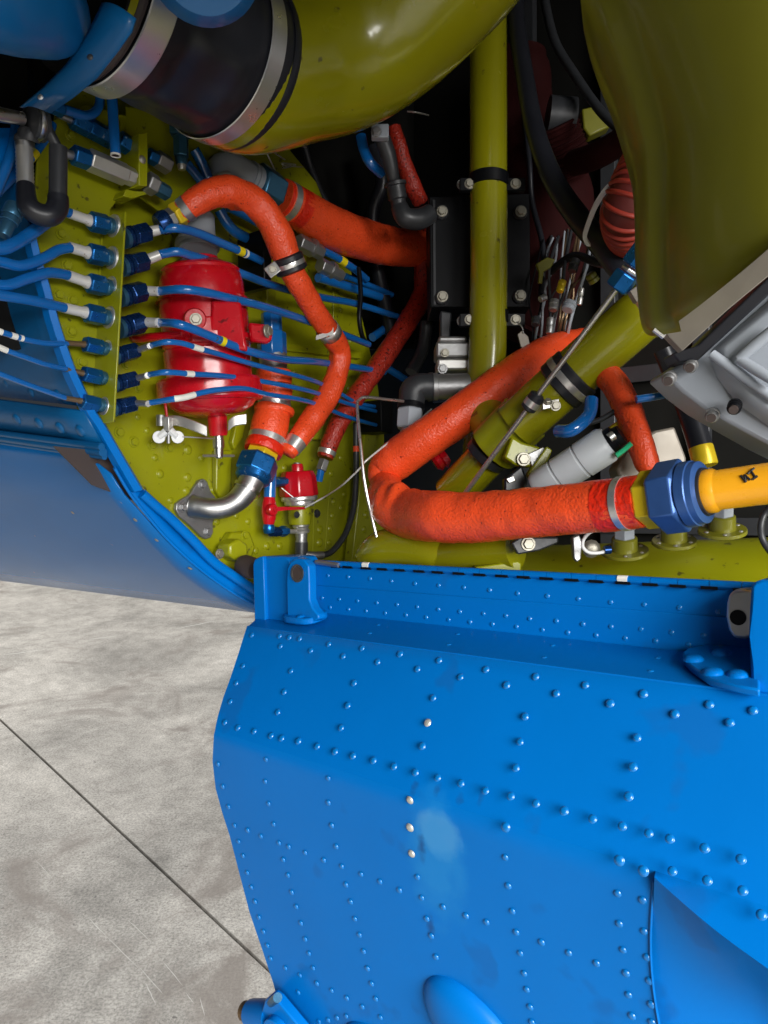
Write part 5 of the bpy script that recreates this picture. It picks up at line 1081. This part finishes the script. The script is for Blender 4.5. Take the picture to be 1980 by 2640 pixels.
stud('hex', 'bolt_steel', 'bolt', Z(1362, 1402, .964), -FWD, .009, ob)
o2 = MB().prism([Z(x, y, 1.0) for x, y in ((1225, 1462), (1335, 1446), (1345, 1452), (1344, 1478), (1240, 1478))], FWD * .05).build('olive_angle', 'olive', bevel=.002); tag(o2, 'short olive angle piece just above the door hinge', 'bracket')
# ================================================================== tank with three ports, lower right
tk = thing('olive_tank', 'olive tank top with three round flanged ports behind the hinge', 'tank', Z(1700, 1500, .85))
ta, tb = S(1260, 1690, -.02), S(2250, 1690, -.02); ta = Z(1300, 1800, .98); tdir = DIR
rows = []
for k in range(14):
    a = R(-30 + 130 * k / 13); rows.append([bay(s_, -.195 + .17 * math.cos(a), .255 - .20 * math.sin(a) + (.30 - s_) * .06) for s_ in (.20, .35, .5, .7, .9, 1.2)])
tkb = MB().grid(rows).build('tank_shell', 'olive', tk, sharp=80, thick=.004)
for i, (x, y, w) in enumerate(((1611, 1425, 60), (1738, 1400, 56), (1862, 1372, 60))):
    c = Z(x, y, .93 - .035 * i); n = (UP * .93 - FWD * .30 + RIGHT * -.12).normalized(); kk = rp(c, 1)
    MB().lathe(c, c + n * .004, ((0, w * kk), (1, w * kk * .98)), 40).build('port_flange', 'olive_dark', tk, bevel=.0006)
    for j in range(6):
        a = j * math.pi / 3 + .4; u, v = frame(n); stud('dome', 'aluminium', 'rivet', c + n * .0042 + (u * math.cos(a) + v * math.sin(a)) * w * kk * .78, n, .0022, tk)
    MB().lathe(c + n * .004, c + n * .020, ((0, 33 * kk), (.9, 32 * kk), (1, 28 * kk)), 28).build('port_collar', 'olive_dark', tk)
    if i == 1:
        MB().lathe(c + n * .019, c + n * .036, ((0, 15 * kk), (.3, 15 * kk), (.5, 12 * kk), (1, 8 * kk)), 16).build('port_plug', 'aluminium', tk)
    else:
        MB().hexa(c + n * .019, c + n * .040, 28 * kk, rot=.4).build('port_nut', 'grey_paint', tk, bevel=.0008)
        if i == 0: MB().lathe(c + n * .039, c + n * .052, ((0, 24 * kk), (1, 22 * kk)), 20).build('port_cap', 'nut_blue', tk)
wl = thing('white_lead', 'white insulated lead curling from a blue ferrule beside the tank port', 'wire', Z(1560, 1420, .9))
MB().tube([Z(1572, 1418, .9), Z(1545, 1425, .9), Z(1518, 1424, .9), Z(1503, 1410, .9), Z(1505, 1390, .9), Z(1522, 1372, .91), Z(1545, 1366, .92)], .0021, 10, 8).build('lead', 'white_plastic', wl)
MB().lathe(Z(1558, 1418, .9), Z(1574, 1417, .9), ((0, .005), (1, .005)), 12).build('ferrule', 'nut_navy', wl)
lev = thing('silver_lever', 'silver lever arm standing beside the first tank port', 'lever', Z(1490, 1440, .95))
MB().prism([Z(x, y, .94) for x, y in ((1476, 1385), (1494, 1378), (1502, 1400), (1498, 1442), (1488, 1450), (1479, 1440))], FWD * .012).build('lever_arm', 'cast_metal', lev, bevel=.0015)
stud('dome', 'bolt_steel', 'rivet', Z(1525, 1415, .94), -FWD, .010, lev)
cb = thing('black_loop_cable', 'thin black cable looping beside the tank at the bay edge', 'cable', Z(1970, 1400, .8))
MB().tube([Z(2010, 1290, .78), Z(1975, 1320, .79), Z(1962, 1355, .79), Z(1968, 1395, .79), Z(2000, 1440, .78)], .0035, 10, 8).build('cable_body', 'charcoal', cb)

# ================================================================== right side: olive panel, tan strip, gearbox
pnl = thing('olive_shroud', 'big dull olive sheet metal shroud with a rolled edge over the gearbox', 'shroud', Z(1800, 500, .75))
EDG = [(1520, -90), (1541, 0), (1570, 85), (1599, 159), (1624, 235), (1645, 308), (1662, 386), (1667, 482), (1666, 602), (1669, 700), (1674, 795), (1684, 842), (1706, 862)]
LOWR = [(2260, -90), (2260, 0), (2260, 60), (2250, 110), (2240, 160), (2230, 210), (2220, 270), (2210, 330), (2190, 400), (2160, 470), (2130, 520), (2080, 560), (2020, 600)]
ed = catmull([Z(x, y, .74) for x, y in EDG], 4); fr_ = catmull([Z(x, y, .60) for x, y in LOWR], 4)
kf = [1 - (i / (len(ed) - 1)) ** 5 for i in range(len(ed))]
rows = [[e + (FWD * .10 + RIGHT * .02) * k_ for e, k_ in zip(ed, kf)], [e + (FWD * .05 + RIGHT * .004) * k_ for e, k_ in zip(ed, kf)], [e + FWD * .012 for e in ed], [e + RIGHT * .004 - FWD * .002 for e in ed], [e + RIGHT * .014 - FWD * .012 for e in ed], [lerp(e, f, .12) - FWD * .012 for e, f in zip(ed, fr_)]]
for t in (.2, .3, .4, .5, .6, .75, .9, 1.0): rows.append([lerp(e, f, t) - FWD * (.012 + .035 * math.sin(math.pi * t)) for e, f in zip(ed, fr_)])
MB().grid(rows).build('shroud_sheet', 'olive_dark', pnl, sharp=80)
for x, y, r in ((1722, 462, .006), (1700, 110, .007)):
    pass
ts = thing('tan_metal_strip', 'worn tan metal strip along the lower edge of the olive shroud', 'strip', Z(1850, 760, .75))
MB().prism([Z(1700, 842, .752), Z(2060, 525, .672), Z(2080, 610, .66), Z(1990, 705, .685), Z(1875, 800, .715), Z(1760, 905, .745)], FWD * .012).build('strip_plate', 'tan_metal', ts, bevel=.001)
MB().sweep([Z(1686, 848, .745), Z(1712, 868, .745)], .003, 8).build('strip_bead', 'aluminium', ts)
gs = thing('black_gasket', 'thick black gasket strip between tan strip and grey gearbox', 'gasket', Z(1850, 820, .76))
MB().prism([Z(1735, 910, .76), Z(1800, 890, .75), Z(2060, 640, .675), Z(2060, 690, .68), Z(1800, 930, .757), Z(1750, 935, .765)], FWD * .03).build('gasket', 'black_rubber', gs, bevel=.002)
gb = thing('grey_gearbox', 'grey painted gearbox casing with ribs and flange bolts', 'gearbox', Z(1900, 1000, .8))
MB().prism([Z(x, y, zz) for x, y, zz in ((1712, 965, .79), (1790, 915, .77), (1860, 850, .76), (1985, 735, .735), (2150, 600, .70), (2200, 1250, .70), (1990, 1150, .745), (1890, 1095, .765), (1820, 1055, .775), (1760, 1010, .785))], FWD * .05).build('flange', 'grey_paint', gb, bevel=.003)
rws = []
OUTL = [(1828, 905, .765), (1990, 770, .73), (2150, 640, .695), (2180, 1180, .70), (1990, 1105, .74), (1900, 1040, .755), (1850, 975, .762), (1830, 930, .765)]
for k, (f_, h) in enumerate(((0, 0), (.03, .012), (.10, .020), (.30, .022))):
    c_ = Z(2010, 930, .74); rws.append([lerp(Z(*q), c_, f_) - FWD * h for q in OUTL])
MB().ring_loft(rws, False, True).build('cover', 'grey_paint', gb, sharp=50, bevel=.002)
for a, b, r in (((1835, 912, .745), (2000, 1030, .718), .0045), ((1905, 925, .728), (2000, 845, .704), .005), ((1905, 925, .728), (2000, 985, .704), .0045)):
    MB().sweep([Z(*a), lerp(Z(*a), Z(*b), .5), Z(*b)], [r, r * 1.15, r], 12).build('rib', 'grey_paint', gb)
for x, y in ((1728, 972), (1783, 938), (1838, 1066), (1895, 1044)):
    c = Z(x, y, .765 if x < 1840 else .745); n = (-FWD * .75 + DOWN * .45 - RIGHT * .45).normalized()
    MB().lathe(c, c + n * .012, ((0, .0068), (.3, .0068), (.32, .0058), (.6, .0058), (.62, .0066), (.8, .0066), (1, .005)), 18).build('stud_nut', 'cast_metal' if x != 1895 else 'black_paint', gb)
    MB().lathe(c + n * .011, c + n * .014, ((0, .0046), (1, .0042)), 14).build('stud_end', 'brown_dark', gb)
# tube and cable clutter below the gearbox
bt = thing('black_tube', 'black rubber tube ending in a yellow knurled ferrule', 'tube', Z(1815, 1180, .9))
MB().tube([Z(1710, 900, .93), Z(1735, 960, .93), Z(1765, 1030, .92), Z(1790, 1100, .91), Z(1808, 1160, .90)], [rp(Z(1790, 1100, .91), v) for v in (26, 27, 29, 30, 30)], 24, 8).build('tube_body', 'black_rubber', bt)
MB().lathe(Z(1806, 1152, .90), Z(1820, 1202, .895), ((0, rp(Z(1810, 1170, .9), 30)), (.1, rp(Z(1810, 1170, .9), 31)), (.9, rp(Z(1810, 1170, .9), 31)), (1, rp(Z(1810, 1170, .9), 29))), 26).build('ferrule', 'yellow_hex', bt)
ac = thing('grey_actuator', 'pale grey cylindrical actuator beside the diagonal strut', 'actuator', Z(1480, 1220, .97))
q0, q1 = Z(1385, 1262, 1.0), Z(1572, 1140, .955); kk = rp(lerp(q0, q1, .5), 1)
MB().lathe(q0, q1, [(0, 40 * kk), (.05, 46 * kk), (.28, 46 * kk), (.29, 43 * kk), (.31, 43 * kk), (.32, 47 * kk), (.60, 47 * kk), (.61, 45 * kk), (.63, 45 * kk), (.64, 48 * kk), (.95, 48 * kk), (1, 40 * kk)], 36).build('actuator_body', 'pale_grey', ac)
MB().lathe(q1, lerp(q0, q1, 1.16), ((0, 34 * kk), (.5, 34 * kk), (.55, 28 * kk), (1, 26 * kk)), 26).build('actuator_plug', 'black_paint', ac)
MB().sweep([Z(1570, 1130, .94), Z(1582, 1122, .94)], .006, 10).build('plug_pin', 'aluminium', ac)
MB().sweep([Z(1588, 1175, .93), Z(1606, 1162, .93), Z(1628, 1143, .925)], .0032, 8).build('green_lead', 'green_wire', ac)
MB().sweep([Z(1590, 1175, .935), Z(1604, 1166, .932)], .0038, 8).build('lead_sleeve', 'brown_sleeve', ac)
tb_ = MB().prism([Z(x, y, 1.0) for x, y in ((1590, 1210), (1620, 1150), (1690, 1110), (1740, 1100), (1770, 1180), (1770, 1230), (1600, 1240))], FWD * .04).build('tan_casting', 'tan_metal', bevel=.003); tag(tb_, 'dusty tan casting behind the short orange hose', 'casting')
o = MB().sweep([Z(1536, 1130, .99), Z(1575, 1108, .985), Z(1606, 1086, .98)], .0045, 10).build('brass_rod', 'yellow_hex'); tag(o, 'short brass rod above the grey actuator', 'rod')
plain_pipe('thin grey cable sagging from the strut clamp to the gearbox', pz([(1470, 1095, 1.0), (1540, 1085, .99), (1600, 1050, .98)]), .0035, 'grey cables', 'charcoal', 'grey_cable', 'cable')
# grey valve body left of the strut
gv = thing('grey_valve', 'grey metal valve with stacked caps beside the upright strut', 'valve', Z(1165, 990, 1.3))
for nm, x, y0_, y1_, w, m in (('cap', 1163, 876, 892, 36, 'cast_metal'), ('upper_body', 1165, 890, 930, 44, 'cast_metal'), ('flange', 1170, 932, 962, 46, 'aluminium')):
    c = Z(x, (y0_ + y1_) / 2, 1.33); MB().box(c, RIGHT * rp(c, w), DOWN * rp(c, (y1_ - y0_) / 2), FWD * .03).build(nm, m, gv, bevel=.004)
stud('hex', 'bolt_steel', 'bolt', Z(1147, 910, 1.297), -FWD, .0075, gv); stud('hex', 'cast_metal', 'bolt', Z(1141, 951, 1.297), -FWD, .0085, gv)
MB().lathe(Z(1114, 998, 1.28), Z(1225, 995, 1.28), ((0, .021), (.03, .023), (.12, .023), (.13, .021), (1, .021)), 28).build('barrel', 'cast_metal', gv)
MB().lathe(Z(1098, 998, 1.28), Z(1116, 998, 1.28), ((0, .019), (.4, .024), (1, .024)), 24).build('barrel_ring', 'charcoal', gv)
MB().prism([Z(x, y, 1.33) for x, y in ((1135, 800), (1165, 805), (1160, 876), (1135, 876))], FWD * .03).build('valve_neck', 'charcoal', gv, bevel=.003)
be = thing('black_elbow', 'black moulded right-angle elbow on the grey valve barrel', 'elbow', Z(1065, 1030, 1.27))
MB().tube([Z(1108, 998, 1.275), Z(1082, 998, 1.272), Z(1066, 1008, 1.27), Z(1062, 1030, 1.268), Z(1060, 1060, 1.265)], [.0215, .0225, .0225, .0215, .0205], 24, 6).build('elbow_body', 'charcoal', be)
MB().hexa(Z(1058, 1054, 1.262), Z(1055, 1106, 1.258), .0225, rot=.5).build('elbow_nut', 'grey_paint', be, bevel=.001)
MB().lathe(Z(1060, 1044, 1.264), Z(1059, 1056, 1.262), ((0, .0225), (1, .0225)), 24).build('elbow_collar', 'black_paint', be)
MB().lathe(Z(1055, 1104, 1.258), Z(1052, 1120, 1.256), ((0, .015), (1, .013)), 20).build('elbow_tail', 'cast_metal', be)
# black cross bracket holding the blue pipes
bk = thing('pipe_comb', 'black clamp bar holding the upper blue pipes side by side', 'clamp', W(685, 690, 0))
MB().prism([W(x, y, .03) for x, y in ((678, 590), (698, 585), (702, 660), (700, 745), (682, 740))], -DIR * .06).build('clamp_bar', 'black_paint', bk, bevel=.002)
bk2 = thing('cable_tie_strap', 'dark strap tying the far blue pipes together', 'strap', W(930, 800, 0))
MB().tube([W(925, 690, .01), W(930, 760, .015), W(926, 820, .015), W(935, 870, .01), W(950, 885, .0)], .0045, 10, 6).build('strap', 'black_paint', bk2)
pb = MB().prism([W(x, y, .02) for x, y in ((982, 1030), (1012, 1034), (1014, 1118), (984, 1112))], -DIR * .06).build('clamp_block', 'black_paint', bevel=.002); tag(pb, 'black block gripping the far ends of the thin blue pipes', 'clamp')
# hanging dark fitting under the duct
hf = thing('dark_fitting', 'dark hose fitting with a grey clip hanging under the duct', 'fitting', Z(1100, 540, 1.35))
MB().box(Z(980, 342, 1.25), RIGHT * .014, UP * .011, FWD * .008).build('clip', 'grey_paint', hf, bevel=.002)
stud('hex', 'cast_metal', 'bolt', Z(970, 339, 1.238), -FWD, .0085, hf)
MB().tube([Z(985, 358, 1.27), Z(1000, 400, 1.28), Z(1012, 450, 1.29), Z(1016, 475, 1.30)], [.014, .014, .011, .009], 18, 6).build('sleeve', 'charcoal', hf)
MB().lathe(Z(1018, 470, 1.30), Z(1030, 540, 1.31), ((0, .019), (.12, .019), (.15, .016), (.6, .016), (.65, .013), (1, .012)), 20).build('body', 'charcoal', hf)
MB().tube([Z(1028, 530, 1.31), Z(1045, 560, 1.31), Z(1080, 565, 1.32), Z(1110, 550, 1.33)], [.014, .017, .018, .016], 18, 6).build('tail', 'charcoal', hf)
hp = [(1015, 330, 1.36, 38), (1030, 380, 1.36, 40), (1045, 430, 1.37, 42), (1065, 480, 1.38, 44), (1085, 520, 1.4, 40)]
hose('dark red hose hanging behind the dark fitting under the duct', [Z(x, y, z) for x, y, z, d in hp], [q[3] for q in hp], 'fire_sleeve_dark', amp=.001)
# black hose, red corrugated hose and tie, right of the strut
bh = MB().tube([Z(1322, -90, 1.32), Z(1332, 60, 1.30), Z(1350, 180, 1.28), Z(1378, 330, 1.25), Z(1425, 460, 1.21), Z(1490, 560, 1.17), Z(1560, 640, 1.12), Z(1620, 720, 1.1)], [rp(Z(1400, 400, 1.22), v) for v in (24, 24, 24, 25, 27, 29, 30, 30)], 26, 10).build('black_hose', 'black_rubber'); tag(bh, 'long black rubber hose curving down past the corrugated red hose', 'hose')
ch = thing('corrugated_hose', 'red corrugated hose with deep rings beside the olive shroud', 'hose', Z(1600, 560, 1.0))
cpth = catmull([Z(1770, 250, 1.07), Z(1708, 362, 1.04), Z(1662, 450, 1.02), Z(1634, 512, 1.02), Z(1622, 552, 1.035), Z(1628, 588, 1.07), Z(1650, 612, 1.12), Z(1690, 630, 1.18)], 40)
cl_ = [0.0]
for a_, b_ in zip(cpth, cpth[1:]): cl_.append(cl_[-1] + (b_ - a_).length)
MB().sweep(cpth, .0345, 40).build('inner_tube', 'hose_groove', ch, sharp=80)
nx_ = .004
for i in range(2, len(cpth) - 2):
    if cl_[i] < nx_: continue
    nx_ += .0086; tg = (cpth[i + 1] - cpth[i - 1]).normalized()
    MB().lathe(cpth[i] - tg * .0034, cpth[i] + tg * .0034, ((0, .0342), (.18, .0370), (.5, .0385), (.82, .0370), (1, .0342)), 40, cap=False).build('ring', 'red_hose', ch, sharp=80)
zt = MB().ring_loft([[p - UP * .002 - FWD * w, p + UP * .002 - FWD * w, p + UP * .002 + RIGHT * .006, p - UP * .002 + RIGHT * .006] for p, w in [(q, .001) for q in catmull([Z(1592, 460, 1.02), Z(1560, 485, 1.03), Z(1530, 530, 1.05), Z(1508, 585, 1.08), Z(1502, 612, 1.09), Z(1512, 632, 1.10)], 6)]]).build('cable_tie', 'white_plastic'); tag(zt, 'white plastic cable tie looped round the black hose', 'cable tie')
dr = thing('dark_red_duct', 'dark red flexible duct deep behind the black hose', 'duct', Z(1420, 600, 1.5))
MB().tube([Z(1330, 150, 1.55), Z(1350, 350, 1.55), Z(1420, 520, 1.52), Z(1400, 700, 1.5), Z(1330, 860, 1.5)], [.06, .075, .085, .08, .06], 30, 10, disp=lambda p, L, a: .003 * math.sin(L * 420)).build('duct_body', 'dark_red', dr)
MB().lathe(Z(1412, 300, 1.40), Z(1480, 306, 1.40), ((0, .035), (1, .035)), 24).build('duct_band', 'charcoal', dr)
MB().tube([Z(1430, 320, 1.40), Z(1450, 380, 1.42), Z(1480, 460, 1.44)], [.040, .042, .042], 26, 20, disp=lambda p, L, a: .002 * math.sin(L * 700)).build('branch_duct', 'dark_red', dr)
ow = MB().prism([Z(x, y, 1.42) for x, y in ((1500, 280), (1545, 270), (1575, 325), (1520, 350), (1505, 330))], FWD * .03).build('olive_clip', 'olive_dark', bevel=.003); tag(ow, 'small olive clip in the dark right of the black hose', 'clip')
# plugs and wires in the dark corner right of the strut
wb = thing('wire_bundle', 'loose bundle of thin dark wires with small plugs behind the diagonal strut', 'wires', Z(1430, 800, 1.28))
rnd = random.Random(3)
for i in range(16):
    x0_, x1_ = 1385 + i * 9 + rnd.uniform(-8, 8), 1378 + i * 7 + rnd.uniform(-12, 12); zz = 1.33 + rnd.uniform(-.03, .06)
    pts_ = [Z(x0_ + 20, 610 + rnd.uniform(-20, 20), zz + .05), Z(x0_ + rnd.uniform(-14, 14), 690 + rnd.uniform(-12, 12), zz), Z(lerp(x0_, x1_, .5) + rnd.uniform(-16, 16), 765 + rnd.uniform(-14, 14), zz), Z(x1_ + rnd.uniform(-10, 10), 840, zz), Z(x1_ - 10, 930, zz + .10)]
    MB().tube(pts_, rnd.choice((.0016, .0022, .0028)), 7, 7).build('wire', rnd.choice(('charcoal', 'black_paint', 'charcoal', 'black_rubber', 'brown_sleeve', 'grey_paint')), wb)
for x, y, r, m, dx, dy in ((1426, 800, .0075, 'cast_metal', 4, -26), (1463, 800, .010, 'grey_paint', 6, -20), (1443, 752, .0062, 'yellow_hex', 8, -28), (1500, 742, .0045, 'aluminium', -7, 44), (1392, 772, .0055, 'cast_metal', 14, -6), (1475, 700, .008, 'charcoal', 8, -30), (1416, 860, .006, 'cast_metal', 4, -40), (1380, 838, .007, 'charcoal', 3, -18), (1520, 705, .009, 'olive_dark', 14, 22)):
    p, q = Z(x, y, 1.245), Z(x + dx, y + dy, 1.25); MB().lathe(p, q, ((0, r * .8), (.1, r), (.45, r), (.5, r * .8), (.6, r * 1.05), (.95, r * 1.05), (1, r * .8)), 14).build('plug', m, wb)
o = MB().prism([Z(x, y, 1.28) for x, y in ((1382, 680), (1410, 662), (1432, 668), (1420, 690), (1402, 700), (1398, 730), (1388, 728), (1390, 700))], FWD * .008).build('hook_plate', 'olive_dark', bevel=.0015); tag(o, 'curved olive hook plate behind the black hose', 'plate')
o = MB().prism([Z(x, y, 1.25) for x, y in ((1334, 862), (1346, 852), (1362, 868), (1368, 895), (1354, 908), (1342, 892))], FWD * .003).build('paper_tag', 'tan_metal', bevel=.001); tag(o, 'cream torn tag hanging below the strut clamp', 'tag')
wire('tag_string', 'short string holding the cream tag to the strut clamp', 'string', [Z(1332, 830, 1.255), Z(1345, 842, 1.25), Z(1350, 860, 1.249)], .0012, 'cast_metal')
for lab, pts, r, m in (('thin black cable hanging left of the long black hose', [(1352, 300, 1.42), (1365, 420, 1.4), (1372, 520, 1.4), (1400, 640, 1.38), (1395, 760, 1.36)], .005, 'black_rubber'), ('black cable crossing high behind the corrugated hose', [(1390, -80, 1.45), (1425, 90, 1.4), (1480, 190, 1.36), (1560, 300, 1.3), (1640, 360, 1.25)], .008, 'charcoal'),
                       ('dark red hose passing under the olive clip', [(1480, 420, 1.36), (1540, 400, 1.3), (1610, 360, 1.25), (1680, 320, 1.2)], .022, 'dark_red'), ('black cable sagging below the corrugated hose', [(1420, 700, 1.35), (1480, 660, 1.3), (1560, 680, 1.25), (1640, 640, 1.2)], .007, 'black_rubber'),
                       ('dark hose dropping behind the thick orange hose', [(960, 380, 1.5), (985, 470, 1.5), (960, 560, 1.52), (975, 700, 1.55), (1010, 860, 1.55)], .014, 'black_rubber'), ('thin dark cable behind the grey elbow', [(780, 350, 1.42), (800, 430, 1.44), (840, 520, 1.45), (880, 580, 1.46)], .006, 'charcoal'), ('dark conduit between the strut and the dark red hose', [(1100, 830, 1.5), (1090, 900, 1.5), (1060, 960, 1.48)], .012, 'charcoal')):
    wire('dark_hose', lab, 'hose', [Z(*q) for q in pts], r, m, 'dark hoses deep in the bay', 16)
o = stack('strut_end_fitting', 'worn steel end fitting between the diagonal strut and olive shroud', 'fitting', [('nut', 'hex', (1632, 745), (1650, 775), 18, 0, 'tan_metal'), ('tail', 'hex', (1650, 772), (1668, 800), 15, 0, 'aluminium')], lambda x, y: Z(x, y, .93))
rc = MB().lathe(Z(1118, 1195, 1.24), Z(1150, 1172, 1.24), ((0, .012), (.2, .018), (.5, .016), (.6, .020), (1, .014)), 20).build('red_plug', 'red_paint'); tag(rc, 'small red plug in the gap inside the folded orange hose', 'plug')
